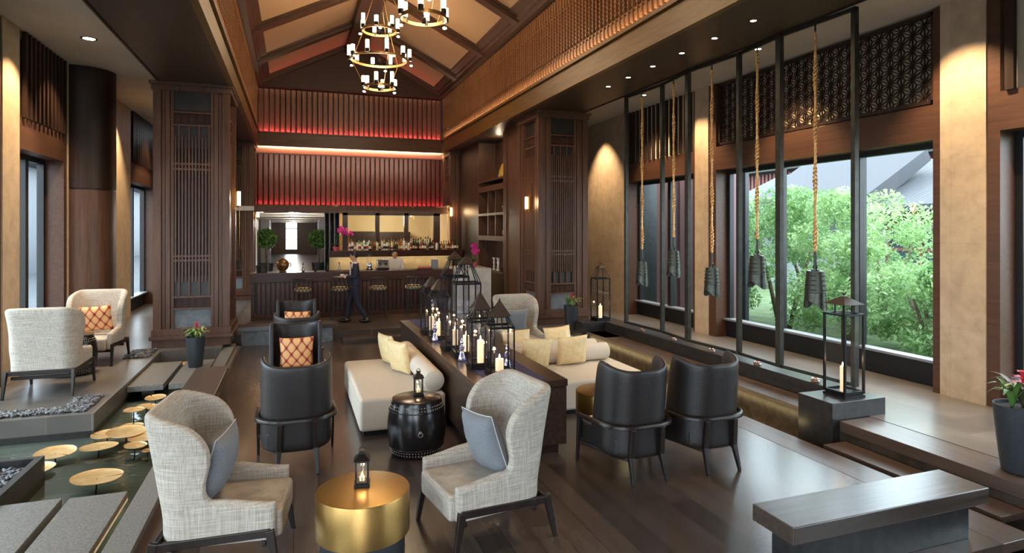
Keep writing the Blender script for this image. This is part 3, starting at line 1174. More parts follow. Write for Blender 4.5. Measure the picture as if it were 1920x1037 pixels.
def cushion(name, label, mat, size, loc, rot, th=0.16, piping=None, seed=1, group=None):
    b = cushion_mb(size[0], size[1], th, seed=seed)
    if piping is None:
        o = b.build(name, mat, None, smooth=True, fix=False)
        weld(o)
        o.location = loc
        o.rotation_euler = rot
        return tag(o, label, 'cushion', group)
    t = thing(name, label, 'cushion', loc, 0, group)
    t.rotation_euler = rot
    o = b.build('cover', mat, t, smooth=True, fix=False)
    weld(o)
    pts = []
    n = 14
    for k in range(4 * n):
        e, f = divmod(k, n)
        q = -1 + 2 * f / n
        u, v = ((q, -1), (1, q), (-q, 1), (-1, -q))[e]
        pts.append((size[0] / 2 * u * (1 - 0.07 * (1 - v * v)), 0, size[1] / 2 * v * (1 - 0.07 * (1 - u * u))))
    MB().tube(pts, 0.004, 6, True).build('piping', piping, t, smooth=True)
    return t


# ================================================================== SEATS
wing_chair('tweed wing chair in the left foreground, back to the pool, holding a grey cushion', (-0.43, 4.87, 0), R(-97))
wing_chair('tweed wing chair right of the round brass table, against the end of the console', (1.40, 4.68, 0), R(99))
wing_chair('tweed wing chair seen from behind at the far left, beside the pool gravel', (-3.1, 9.98, ZM), R(-2))
wing_chair('tweed wing chair with an orange patterned cushion by the round wooden column', (-3.08, 11.72, ZM), R(176))
wing_chair('pale wing chair in the background beyond the sofas, facing the camera', (3.86, 10.45, 0), R(180))
leather_chair('black leather barrel chair in front, back to camera, left of the cream daybed', (0.03, 6.68, 0), R(1))
leather_chair('black leather chair facing the camera with the large orange cushion', (0.03, 8.92, 0), R(180))
leather_chair('black leather chair of which only the curved rim shows between the two orange cushions', (0.05, 10.15, 0), 0)
leather_chair('farthest black leather chair facing the camera, below the bar', (0.05, 11.75, 0), R(180))
leather_chair('left one of the two black leather chairs at the small brass table on the right', (3.13, 5.4, 0), R(2))
leather_chair('right one of the two black leather chairs, nearest the bell frame', (3.97, 5.38, 0), R(-1))

cushion('cushion', 'grey cushion with pale piping on the left foreground wing chair', GREYF, (0.50, 0.50), (-0.53, 4.86, 0.70), (R(-17), 0, R(-100)), 0.25, PIPE, 3)
cushion('cushion', 'blue-grey cushion with pale piping on the wing chair right of the brass table', GREYF, (0.50, 0.50), (1.435, 4.66, 0.70), (R(-17), R(5), R(102)), 0.22, PIPE, 4)
cushion('cushion', 'grey cushion on the background wing chair beyond the sofas', GREYF, (0.46, 0.46), (3.80, 10.50, 0.70), (R(-14), 0, R(180)), 0.15, PIPE, 5)
cushion('cushion', 'orange lattice-patterned cushion on the wing chair by the round column', ORANGE, (0.46, 0.44), (-3.04, 11.74, 0.92), (R(-14), R(3), R(180)), 0.15, None, 6)
cushion('cushion', 'large orange lattice-patterned cushion on the middle black leather chair', ORANGE, (0.45, 0.45), (0.04, 8.93, 0.69), (R(-13), 0, R(180)), 0.15, None, 7)
cushion('cushion', 'far orange lattice-patterned cushion of which only the top shows', ORANGE, (0.45, 0.45), (0.06, 11.74, 0.69), (R(-13), R(-2), R(180)), 0.15, None, 8)

# ================================================================== DAYBEDS, BOLSTERS
def daybed(label, x0, y0, x1, y1, h=0.43):
    cx, cy = (x0 + x1) / 2, (y0 + y1) / 2
    t = thing('daybed', label, 'sofa', (cx, cy, 0))
    W, D = x1 - x0, y1 - y0
    MB().box(-W / 2 + 0.05, -D / 2 + 0.05, 0, W / 2 - 0.05, D / 2 - 0.05, 0.06).build('plinth', BLACK, t)
    MB().box(-W / 2, -D / 2, 0.05, W / 2, D / 2, h).build('mattress', CREAMF, t, bevel=0.045)
    b = MB()
    z = 0.29
    b.tube([(-W / 2 - 0.001, -D / 2 + 0.045, h - 0.045), (-W / 2 - 0.001, D / 2 - 0.045, h - 0.045)], 0.004, 6)
    b.build('piping', CREAMF, t, smooth=True)
    return t


def bolster(label, c, axis, L, r=0.13, m=None):
    prof = [(0.001, -L / 2), (r * 0.75, -L / 2 + 0.003), (r * 0.95, -L / 2 + 0.02), (r, -L / 2 + 0.06), (r * 1.01, 0), (r, L / 2 - 0.06), (r * 0.95, L / 2 - 0.02), (r * 0.75, L / 2 - 0.003), (0.001, L / 2)]
    M = Matrix.Rotation(R(90), 4, 'Y') if axis == 'x' else Matrix.Rotation(R(90), 4, 'X')
    o = MB().lathe(prof, 28, M=M).build('bolster', m or CREAMF, None, smooth='auto')
    o.location = c
    return tag(o, label, 'bolster')


daybed('cream daybed along the left side of the dark console', 0.71, 7.18, 1.72, 9.4)
bolster('cream round bolster on the left daybed against the console', (1.59, 8.28, 0.56), 'y', 2.1)
daybed('cream daybed on the right side of the console, facing the camera', 2.80, 7.16, 4.55, 8.36)
bolster('cream bolster at the back of the right daybed, nearer of the two', (3.62, 8.22, 0.56), 'x', 1.66, 0.125)
daybed('cream daybed back to back behind the right daybed', 2.80, 8.42, 4.55, 9.6)
bolster('cream bolster lying behind the nearer one on the rear daybed', (3.6, 8.56, 0.56), 'x', 1.66, 0.125)
cushion('cushion', 'left gold silk cushion in front of the bolster on the right daybed', SILK, (0.47, 0.45), (3.20, 7.98, 0.645), (R(14), R(3), R(3)), 0.16, None, 11)
cushion('cushion', 'right gold silk cushion in front of the bolster on the right daybed', SILK, (0.47, 0.45), (3.76, 8.0, 0.645), (R(14), R(-3), R(-2)), 0.16, None, 12)
cushion('cushion', 'gold silk cushion behind the bolsters, left, half hidden', SILK, (0.47, 0.42), (3.2, 8.78, 0.65), (R(-18), R(2), 0), 0.16, None, 13)
cushion('cushion', 'gold silk cushion behind the bolsters, right, half hidden', SILK, (0.47, 0.42), (3.9, 8.78, 0.66), (R(-18), R(-3), R(4)), 0.16, None, 14)
cushion('cushion', 'farther gold silk cushion standing on the left daybed', SILK, (0.46, 0.46), (1.28, 8.93, 0.65), (R(12), 0, R(-72)), 0.16, None, 15)
cushion('cushion', 'nearer gold silk cushion standing on the left daybed', SILK, (0.46, 0.46), (1.35, 8.36, 0.65), (R(10), 0, R(-66)), 0.16, None, 16)

# ================================================================== CONSOLE
t = thing('console_table', 'long dark wooden console between the daybeds carrying the lanterns', 'console', (2.26, 8.4, 0))
MB().box(-0.42, -2.36, 0, 0.42, 2.36, 0.09).build('plinth', W_DARK, t)
MB().box(-0.49, -2.42, 0.09, 0.49, 2.42, 0.70).build('body', W_CONS, t, bevel=0.004)
MB().box(-0.50, -2.43, 0.706, 0.50, 2.43, 0.78).build('top', W_CONS, t, bevel=0.006)
o = MB().box(-0.37, -2.405, 0, 0.24, 2.405, 0.006).build('table_runner', NAVY)
o.location = (2.29, 8.42, 0.7805)
tag(o, 'navy blue runner along the top of the console', 'table runner')

# ================================================================== TABLES AND STOOLS
def brass_table(label, loc, r=0.335):
    t = thing('drum_table', label, 'side table', loc)
    MB().lathe([(r - 0.035, 0), (r - 0.035, 0.2)], 64).build('base', noise_dark, t, smooth='auto')
    MB().lathe([(r, 0.2), (r, 0.49), (r - 0.004, 0.497), (r - 0.015, 0.5), (0.001, 0.5)], 72).build('brass_drum', BRASS, t, smooth='auto')
    return t


noise_dark = noisy('dark_base', rgb(40, 42, 46), rgb(52, 54, 60), 10, 0.45)
brass_table('round brushed brass drum table in the centre foreground', (0.475, 4.56, 0))
brass_table('small round brass table in front of the right daybed', (3.42, 6.42, 0), 0.32)
brass_table('low round table hidden between the leather chairs', (0.9, 10.9, 0), 0.2) if False else None


def drum_stool(label, loc):
    t = thing('drum_stool', label, 'drum stool', loc)
    H = 0.59
    pr = []
    for k in range(17):
        z = 0.012 + (H - 0.03) * k / 16
        s = math.sin(PI * (z / H))
        pr.append((0.252 + 0.058 * s ** 0.8, z))
    pr = [(0.24, 0)] + pr + [(0.262, H - 0.006), (0.25, H), (0.001, H)]
    MB().lathe(pr, 48).build('barrel', DRUMM, t, smooth='auto')
    for zc in (0.045, 0.075, H - 0.085, H - 0.055):
        b = MB()
        s = math.sin(PI * zc / H)
        rr = 0.252 + 0.058 * s ** 0.8
        for k in range(56):
            a = 2 * PI * k / 56
            b.ball((rr * math.cos(a), rr * math.sin(a), zc), 0.0065, nu=6, nv=4)
        b.build('stud_row', STUD, t, smooth=True)
    b = MB()
    for zc in (0.1, H - 0.11):
        s = math.sin(PI * zc / H)
        rr = 0.254 + 0.058 * s ** 0.8
        b.tube([(rr * math.cos(2 * PI * k / 48), rr * math.sin(2 * PI * k / 48), zc) for k in range(48)], 0.006, 6, True)
    b.build('band', DRUMM, t, smooth=True)
    a0 = R(-94)
    rr = 0.312
    c = Vector((rr * math.cos(a0), rr * math.sin(a0), 0.30))
    b = MB()
    b.ball(c, 0.016, nu=10, nv=6)
    b.tube([c + Vector((0.022 * math.cos(q), -0.014, -0.018 + 0.022 * math.sin(q))) for q in [2 * PI * k / 14 for k in range(14)]], 0.004, 6, True)
    b.build('ring_handle', STUD, t, smooth=True)
    return t


DRUMM = noisy('drum_lacquer', rgb(22, 20, 22), rgb(34, 28, 28), 3, 0.22)
STUD = base('pale_studs', rgb(176, 170, 160), 0.3, 0.8)[0]
drum_stool('black lacquered drum stool with studded bands in front of the left daybed', (1.24, 6.52, 0))
drum_stool('dark drum stool between the two far left wing chairs', (-3.13, 10.93, ZM))

# ================================================================== LANTERNS AND CANDLES
def candle(label, loc, h=0.16, r=0.035, group=None):
    t = thing('pillar_candle', label, 'candle', loc, 0, group)
    MB().lathe([(r, 0), (r, h - 0.006), (r * 0.92, h), (r * 0.6, h - 0.008), (0.001, h - 0.01)], 20).build('wax', WAX, t, smooth='auto')
    MB().lathe([(0.0015, 0), (0.009, 0.012), (0.008, 0.024), (0.0005, 0.05)], 10, (0, 0, h + 0.004)).build('flame', FLAME, t, smooth=True)
    MB().cyl((0, 0), 0.0015, h - 0.01, h + 0.012, 6).build('wick', BLACK, t)
    light('candle_light', 'POINT', (loc[0], loc[1], loc[2] + h + 0.06), 1.6, WARMER, size=0.02)
    return t


def lantern(name, label, loc, w_, zb, zr, za, cage=True, rz=0, hook=True, bird=False, barw=0.016):
    """w_ width, body up to zb, roof springs from zr, apex za"""
    t = thing(name, label, 'lantern', loc, rz)
    h = w_ / 2
    b = MB()
    b.box(-h - 0.015, -h - 0.015, 0, h + 0.015, h + 0.015, 0.025)
    b.box(-h, -h, 0.025, h, h, 0.05)
    b.build('base', BLACK, t, bevel=0.003)
    b = MB()
    for sx in (-1, 1):
        for sy in (-1, 1):
            b.box(sx * h - barw / 2, sy * h - barw / 2, 0.04, sx * h + barw / 2, sy * h + barw / 2, zb)
    for z in (zb - 0.01, 0.06):
        for s in (-1, 1):
            b.box(-h, s * h - barw / 2, z - barw / 2, h, s * h + barw / 2, z + barw / 2)
            b.box(s * h - barw / 2, -h, z - barw / 2, s * h + barw / 2, h, z + barw / 2)
    b.build('frame', BLACK, t)
    for (sx, sy) in ((0, -1), (0, 1), (-1, 0), (1, 0)):
        g = MB()
        if sx == 0:
            g.box(-h + 0.005, sy * h - 0.0015, 0.06, h - 0.005, sy * h + 0.0015, zb - 0.01)
        else:
            g.box(sx * h - 0.0015, -h + 0.005, 0.06, sx * h + 0.0015, h - 0.005, zb - 0.01)
        g.build('glass_pane', GLASSL, t)
    if cage:     # slanted cage bars rising to a small pyramid cap
        b = MB()
        q = h * (0.42 if zb > 0.8 else 0.6)
        for sx in (-1, 0, 1):
            for sy in (-1, 0, 1):
                if sx == 0 and sy == 0:
                    continue
                b.bar((sx * h, sy * h, zb), (sx * q, sy * q, zr), 0.011, 0.011)
        for s in (-1, 1):
            for (hh, zz) in ((q, zr - 0.006), (h, zb)):
                b.box(-hh, s * hh - 0.006, zz - 0.006, hh, s * hh + 0.006, zz + 0.006)
                b.box(s * hh - 0.006, -hh, zz - 0.006, s * hh + 0.006, hh, zz + 0.006)
        b.build('cage', BLACK, t)
        q2 = h * (0.6 if zb > 0.8 else 0.82)
        MB().add([(-q2, -q2, zr), (q2, -q2, zr), (q2, q2, zr), (-q2, q2, zr), (-0.012, -0.012, za), (0.012, -0.012, za), (0.012, 0.012, za), (-0.012, 0.012, za)],
                 [(3, 2, 1, 0), (4, 5, 6, 7), (0, 1, 5, 4), (1, 2, 6, 5), (2, 3, 7, 6), (3, 0, 4, 7)]).build('roof', ROOFM, t)
    else:
        b = MB()
        q = h * 0.75
        for sx in (-1, 1):
            for sy in (-1, 1):
                b.bar((sx * q * 0.6, sy * q * 0.6, zb - 0.01), (sx * q * 0.6, sy * q * 0.6, zr + 0.01), 0.014, 0.014)
        for s in (-1, 1):
            for (hh, zz) in ((q * 0.6, zr), (q * 0.6, zb - 0.005)):
                b.box(-hh, s * hh - 0.006, zz - 0.006, hh, s * hh + 0.006, zz + 0.006)
                b.box(s * hh - 0.006, -hh, zz - 0.006, s * hh + 0.006, hh, zz + 0.006)
        b.build('cage', BLACK, t)
        q2 = h * 1.08
        MB().add([(-q2, -q2, zr), (q2, -q2, zr), (q2, q2, zr), (-q2, q2, zr), (-0.02, -0.02, za), (0.02, -0.02, za), (0.02, 0.02, za), (-0.02, 0.02, za)],
                 [(3, 2, 1, 0), (4, 5, 6, 7), (0, 1, 5, 4), (1, 2, 6, 5), (2, 3, 7, 6), (3, 0, 4, 7)]).build('roof', ROOFM, t)
    b = MB()
    if bird:
        b.ball((0, 0, za + 0.03), 0.014, 0.03, 0.015, 10, 6)
        b.ball((0, -0.03, za + 0.05), 0.010, nu=8, nv=6)
        b.bar((0, 0.02, za + 0.03), (0, 0.07, za + 0.045), 0.01, 0.004)
        b.cyl((0, 0), 0.005, za - 0.01, za + 0.03, 6)
        b.build('bird_finial', ROOFM, t, smooth=True)
    elif hook:
        b.ball((0, 0, za + 0.01), 0.012, nu=10, nv=6)
        b.cyl((0, 0), 0.004, za, za + 0.035, 6)
        b.build('finial', BLACK, t, smooth=True)
    return t


ROOFM = noisy('rusty_roof_metal', rgb(46, 38, 36), rgb(66, 50, 44), 12, 0.45, 0.4)
ZC = 0.787
lantern('lantern', 'tall black lantern with candles, front one of the tall pair on the console', (2.06, 7.52, ZC), 0.31, 0.92, 1.16, 1.25, rz=R(-4))
lantern('lantern', 'tall black lantern on the console, rear one of the tall pair', (2.03, 7.98, ZC), 0.31, 0.97, 1.20, 1.29, rz=R(-2))
lantern('lantern', 'medium black lantern nearest the camera on the console, behind the wing chair', (2.12, 6.36, ZC), 0.26, 0.54, 0.65, 0.81, rz=R(-5))
lantern('lantern', 'medium black lantern just behind the nearest one on the console', (2.04, 6.82, ZC), 0.26, 0.55, 0.67, 0.85, rz=R(-3))
lantern('lantern', 'medium black lantern at the far end of the console, left of the tall pair', (1.99, 8.75, ZC), 0.27, 0.62, 0.72, 0.87, rz=R(-3))
lantern('lantern', 'farthest black lantern on the console, half hidden behind the others', (2.0, 9.3, ZC), 0.27, 0.62, 0.72, 0.87, rz=R(3))
candle('lit pillar candle in the front tall lantern on the console', (2.06, 7.52, ZC + 0.05), 0.2, 0.04)
candle('shorter lit candle beside it in the rear tall lantern', (2.03, 7.98, ZC + 0.05), 0.2, 0.04)
candle('lit pillar candle in the console lantern nearest the camera', (2.12, 6.36, ZC + 0.05), 0.13, 0.045)
candle('lit pillar candle in the second nearest medium lantern', (2.04, 6.82, ZC + 0.05), 0.26, 0.038)
candle('lit pillar candle in the medium lantern left of the tall pair', (1.99, 8.75, ZC + 0.05), 0.2, 0.042)
candle('lit pillar candle in the farthest console lantern', (2.0, 9.3, ZC + 0.05), 0.2, 0.04)
lantern('lantern', 'tall lantern with floating pyramid roof on the near stone pedestal by the window', (6.2, 5.58, 0.4), 0.29, 0.98, 1.09, 1.18, cage=False, bird=True, barw=0.024, rz=R(0))
candle('tall candle in the lantern on the near stone pedestal', (6.16, 5.56, 0.45), 0.3, 0.03)
lantern('lantern', 'tall lantern on the far stone pedestal beside the stone wall', (6.3, 11.95, 0.4), 0.3, 0.92, 1.14, 1.2, bird=True, barw=0.02)
candle('lit candle in the lantern on the far stone pedestal', (6.3, 11.95, 0.45), 0.26, 0.04)


def table_lantern(label, loc, rz):
    t = thing('table_lantern', label, 'lantern', loc, rz)
    h = 0.042
    b = MB().box(-h - 0.014, -h - 0.014, 0, h + 0.014, h + 0.014, 0.02)
    b.box(-h - 0.006, -h - 0.006, 0.02, h + 0.006, h + 0.006, 0.034)
    b.build('base', BLACK, t, bevel=0.002)
    b = MB()
    for sx in (-1, 1):
        for sy in (-1, 1):
            b.box(sx * h - 0.006, sy * h - 0.006, 0.03, sx * h + 0.006, sy * h + 0.006, 0.185)
    for s in (-1, 1):
        b.box(-h, s * h - 0.005, 0.178, h, s * h + 0.005, 0.19)
        b.box(s * h - 0.005, -h, 0.178, s * h + 0.005, h, 0.19)
        b.box(-0.0025, s * h - 0.002, 0.03, 0.0025, s * h + 0.002, 0.18)
        b.box(s * h - 0.002, -0.0025, 0.03, s * h + 0.002, 0.0025, 0.18)
    b.build('frame', BLACK, t)
    for (sx, sy) in ((0, -1), (0, 1), (-1, 0), (1, 0)):
        g = MB()
        if sx == 0:
            g.box(-h, sy * h - 0.001, 0.034, h, sy * h + 0.001, 0.18)
        else:
            g.box(sx * h - 0.001, -h, 0.034, sx * h + 0.001, h, 0.18)
        g.build('glass_pane', GLASSL, t)
    b = MB()
    q, r_ = h + 0.016, 0.02
    b.box(-q, -q, 0.188, q, q, 0.194)
    b.add([(-q, -q, 0.194), (q, -q, 0.194), (q, q, 0.194), (-q, q, 0.194), (-r_, -r_, 0.232), (r_, -r_, 0.232), (r_, r_, 0.232), (-r_, r_, 0.232)],
          [(4, 5, 6, 7), (0, 1, 5, 4), (1, 2, 6, 5), (2, 3, 7, 6), (3, 0, 4, 7)])
    b.box(-0.018, -0.018, 0.232, 0.018, 0.018, 0.25)
    b.box(-0.024, -0.024, 0.25, 0.024, 0.024, 0.256)
    b.build('roof', BLACK, t)
    b = MB().tube([(0.02 * math.cos(a), 0, 0.262 + 0.02 * math.sin(a)) for a in [PI * k / 10 for k in range(11)]], 0.003, 6)
    b.build('handle', BLACK, t, smooth=True)
    c = thing('tealight', 'lit tealight inside ' + label.replace('behind the leather chair', ''), 'candle', (loc[0], loc[1], loc[2] + 0.034))
    MB().cyl((0, 0), 0.02, 0, 0.028, 14).build('wax', WAX, c, smooth='auto')
    MB().lathe([(0.001, 0), (0.008, 0.011), (0.006, 0.022), (0.0005, 0.042)], 8, (0, 0, 0.03)).build('flame', FLAME, c, smooth=True)
    light('tealight_light', 'POINT', (loc[0], loc[1], loc[2] + 0.12), 0.5, WARMER, size=0.015)


table_lantern('small black lantern on the foreground brass table', (0.475, 4.62, 0.5), R(-8))
table_lantern('small black lantern on the black drum stool', (1.27, 6.58, 0.592), R(-6))
table_lantern('small black lantern on the right brass table behind the leather chair', (3.52, 6.5, 0.5), R(-20))

# glass figurines on the runner
FIG = base('mercury_glass', rgb(206, 200, 222), 0.12, 0.85)[0]
VIO = base('violet_ribbon', rgb(84, 52, 120), 0.5)[0]


def figurine(label, loc, s=1.0):
    t = thing('glass_figurine', label, 'figurine', loc)
    t.scale = (s, s, s)
    MB().lathe([(0.05, 0), (0.052, 0.01), (0.04, 0.05), (0.026, 0.1), (0.018, 0.12), (0.03, 0.14), (0.034, 0.165), (0.02, 0.19), (0.012, 0.2), (0.021, 0.215), (0.024, 0.235), (0.014, 0.255), (0.004, 0.28), (0.001, 0.30)], 20).build('body', FIG, t, smooth=True)
    b = MB()
    for k in range(10):
        a = 2 * PI * k / 10
        b.bar((0.052 * math.cos(a), 0.052 * math.sin(a), 0.008), (0.030 * math.cos(a), 0.030 * math.sin(a), 0.095), 0.006, 0.003)
    b.lathe([(0.035, 0.16), (0.037, 0.168), (0.035, 0.176)], 16, caps=False)
    b.build('ribbon', VIO, t)


figurine('silver and violet glass figurine in front of the tall lanterns', (1.93, 7.24, ZC), 0.95)
figurine('silver and violet glass figurine at the left edge of the far lanterns', (1.9, 8.62, ZC), 1.0)
figurine('silver and violet glass figurine beside the nearest medium lantern', (2.30, 6.62, ZC), 1.0)
# ================================================================== PEDESTALS, BENCHES, SLABS
def block(name, label, cat, m, box, bevel=0.005, group=None):
    x0, y0, z0, x1, y1, z1 = box
    c = ((x0 + x1) / 2, (y0 + y1) / 2, z0)
    o = MB().box(x0 - c[0], y0 - c[1], 0, x1 - c[0], y1 - c[1], z1 - z0).build(name, m, bevel=bevel)
    o.location = c
    return tag(o, label, cat, group)


block('stone_pedestal', 'dark stone pedestal carrying the near window lantern', 'pedestal', STONED, (5.76, 5.34, -0.36, 6.58, 5.84, 0.4))
block('stone_pedestal', 'dark stone pedestal at the far end of the bell frame kerb', 'pedestal', STONED, (5.76, 11.75, -0.36, 6.72, 12.2, 0.4))
block('stepping_plank', 'long wooden stepping plank between the lounge edge and the walkway', 'step', W_BENCHY, (5.52, 3.42, -0.06, 5.84, 5.24, 0.0))
block('plank_support', 'dark support under the stepping plank', 'step', STONED, (5.6, 3.6, -0.36, 5.78, 5.1, -0.06))
t = thing('low_bench', 'low bench with a thick wooden top at the bottom right corner', 'bench', (4.07, 3.39, 0))
MB().box(-0.83, -0.12, 0, 0.83, 0.14, 0.28).build('base', STONED, t, bevel=0.004)
MB().box(-0.95, -0.19, 0.28, 0.95, 0.2, 0.40).build('top', W_BENCH, t, bevel=0.006)
t = thing('low_bench', 'low bench with wooden top and pale stone base at the far end of the lounge', 'bench', (-0.1, 13.72, 0))
MB().box(-0.9, -0.15, 0, 0.88, 0.2, 0.3).build('base', STONEBLUE, t)
MB().box(-1.0, -0.2, 0.3, 0.98, 0.2, 0.4).build('top', W_BENCH, t, bevel=0.006)
t = thing('low_bench', 'long low bench with wooden top between the pool and the lounge', 'bench', (-1.16, 8.9, 0))
MB().box(-0.04, -1.35, 0.152, 0.2, 1.2, 0.22).build('base', STONED, t)
MB().box(-0.21, -1.45, 0.22, 0.23, 1.3, 0.31).build('top', W_BENCHY, t, bevel=0.006)


def slab(label, x0, y0, x1, y1):
    block('stone_slab', label, 'stepping slab', STONE, (x0, y0, 0.07, x1, y1, 0.15), 0.004, None)


slab('left grey stone slab crossing the pool near the camera', -2.24, 3.2, -1.81, 6.05)
slab('right grey stone slab crossing the pool near the camera, beside the gold-lit slot', -1.75, 3.2, -1.33, 6.02)
slab('left brown-grey stone slab crossing the far part of the pool', -2.22, 10.0, -1.77, 11.65)
slab('right grey stone slab under the potted bromeliad in the far pool', -1.70, 10.0, -1.27, 11.65)
sl = MB()
for (x0, x1, y0, y1) in ((-2.1, -1.95, 3.4, 5.8), (-1.62, -1.48, 3.4, 5.8), (-2.08, -1.92, 10.2, 11.4), (-1.58, -1.42, 10.2, 11.4)):
    sl.box(x0, y0, -0.16, x1, y1, 0.07)
struct(sl.build('wall_slab_support', STONED))
# brass strip standing in for gold light under the stone border's lip
sbox('trim_41', BRASS, (-1.262, 3.0, 0.0, -1.252, 8.4, 0.13), (-1.262, 11.2, 0.0, -1.252, 12.3, 0.13))
light('slot_light', 'AREA', (-1.30, 5.0, 0.10), 2.0, WARM, (0, 0, 0), 0.05, 2.2)
light('trough_light', 'AREA', (5.46, 9.3, -0.05), 7, (1.0, 0.74, 0.34), (0, R(-75), 0), 0.05, 6.6)
light('trough_light', 'AREA', (4.3, 3.15, -0.10), 5, (1.0, 0.74, 0.34), (R(50), 0, 0), 1.8, 0.04)

# gravel beds
def gravel(label, spots, z, seed, n):
    rnd = random.Random(seed)
    b = MB()
    for _ in range(n):
        x0, x1, y0, y1 = rnd.choices(spots, weights=[(s[1] - s[0]) * (s[3] - s[2]) for s in spots])[0]
        M = Matrix.Translation((rnd.uniform(x0, x1), rnd.uniform(y0, y1), z + rnd.uniform(-0.004, 0.012))) @ Euler((rnd.uniform(-.5, .5), rnd.uniform(-.5, .5), rnd.uniform(0, 6))).to_matrix().to_4x4()
        s = rnd.uniform(0.7, 1.3)
        b.ball((0, 0, 0), 0.032 * s, 0.015 * s, 0.011 * s, 7, 5, M)
    o = b.build('pebbles', PEB, None, smooth=True, fix=False)
    return tag(o, label, 'pebbles', kind='stuff')


gravel('dark pebbles in the strip along the edge of the left terrace', [(-4.0, -2.35, 8.62, 8.86), (-2.62, -2.34, 8.86, 9.35)], ZM + 0.012, 1, 1300)
gravel('dark pebbles in the small bed beside the left lattice column', [(-2.7, -2.33, 11.9, 12.62)], ZM + 0.012, 2, 520)
gravel('dark pebbles inside the angular stone planter in the pool', [(-3.6, -2.34, 5.3, 6.95)], 0.14, 3, 2000)
t = thing('stone_planter', 'angular dark stone planter of pebbles at the left edge of the pool', 'planter', (-3.0, 6.1, -0.16))
b = MB()
b.box(-0.9, -1.0, 0, 0.74, -0.94, 0.36).box(-0.9, 0.92, 0, 0.74, 0.98, 0.36).box(0.68, -0.94, 0, 0.74, 0.92, 0.36).box(-0.9, -0.94, 0, -0.84, 0.92, 0.36)
b.build('walls', STONED, t)
MB().box(-0.84, -0.94, 0.0, 0.68, 0.92, 0.29).build('bed', SOIL, t)

# lily pads
rl = random.Random(5)
pads = [(-2.41, 7.2, .2, 'large disc beside the angular planter, leftmost'), (-2.34, 7.62, .185, 'disc just behind the leftmost one'), (-1.73, 6.66, .21, 'disc standing alone nearest the camera'),
        (-1.98, 7.72, .18, 'disc at the left front of the big cluster'), (-1.99, 8.1, .16, 'disc at the back left of the big cluster'), (-1.80, 8.05, .2, 'largest disc on top of the big cluster'),
        (-1.82, 8.42, .12, 'small disc behind the largest one'), (-1.58, 7.85, .15, 'disc at the right of the big cluster'), (-1.60, 7.5, .11, 'small disc in front of the big cluster'),
        (-1.46, 7.42, .055, 'tiniest disc beside the big cluster'), (-1.48, 8.4, .17, 'disc partly behind the wing chair'), (-1.92, 8.98, .12, 'disc at the left of the far group'),
        (-1.84, 9.28, .12, 'middle disc of the far group'), (-1.66, 9.12, .13, 'disc at the right front of the far group'), (-1.78, 9.55, .13, 'back disc of the far group'),
        (-1.50, 9.75, .14, 'farthest disc before the slabs'), (-1.72, 11.9, .14, 'disc behind the far slabs by the grey pot')]
for i, (x, y, r, lab) in enumerate(pads):
    h = 0.03 + 0.022 * (i % 3)
    t = thing('lily_pad', 'gold metal lily pad, ' + lab, 'lily pad', (x, y, -0.08), rl.uniform(0, 6), 'gold lily pads in the pool')
    t.rotation_euler = (rl.uniform(-.06, .06), rl.uniform(-.06, .06), t.rotation_euler[2])
    b = MB()
    n = 40
    rings = ((0.02, -0.012), (0.5, 0.0), (0.93, 0.004), (1.0, 0.012))
    for dz in (0, -0.004):
        for (q, z) in rings:
            for k in range(n + 1):
                a = 0.06 + (2 * PI - 0.12) * k / n
                wv = 1 + 0.012 * math.sin(5 * a)
                b.v.append((r * q * wv * math.cos(a), r * q * wv * math.sin(a), z + dz + h + 0.08))
    m_ = n + 1
    o_ = len(rings) * m_
    for j in range(len(rings) - 1):
        for k in range(n):
            p = j * m_ + k
            b.f.append((p, p + 1, p + m_ + 1, p + m_))
            b.f.append((o_ + p, o_ + p + m_, o_ + p + m_ + 1, o_ + p + 1))
    j = (len(rings) - 1) * m_
    for k in range(n):
        b.f.append((j + k, j + k + 1, o_ + j + k + 1, o_ + j + k))
    b.build('pad', BRASSP, t, smooth='auto', fix=False)
    MB().cyl((0, 0), 0.006, 0, h + 0.07, 8).build('stem', BLACK, t)

# ================================================================== POTTED PLANTS
def strip_leaf(b, base_, ang, L, wd, rise, droop, n=8, fold=0.3):
    c, s = math.cos(ang), math.sin(ang)
    px, py = -s, c
    st = len(b.v)
    for k in range(n + 1):
        t_ = k / n
        r = L * t_ * (0.45 + 0.55 * t_) if droop > 0 else L * t_
        z = rise * math.sin(min(1, t_ * 1.15) * PI / 2) - droop * t_ ** 3
        ww = wd * math.sin(PI * min(0.97, 0.12 + 0.86 * t_)) ** 0.7
        for q, zz in ((-1, fold * ww), (0, 0), (1, fold * ww)):
            b.v.append((base_[0] + c * r + px * ww * q, base_[1] + s * r + py * ww * q, base_[2] + z + zz))
    for k in range(n):
        for q in (0, 1):
            a = st + k * 3 + q
            b.f.append((a, a + 1, a + 4, a + 3))


LEAFV = noisy('variegated_leaf', rgb(70, 104, 46), rgb(190, 196, 120), 22, 0.5)
LEAFP = noisy('plum_leaf', rgb(64, 92, 46), rgb(96, 62, 60), 9, 0.45)


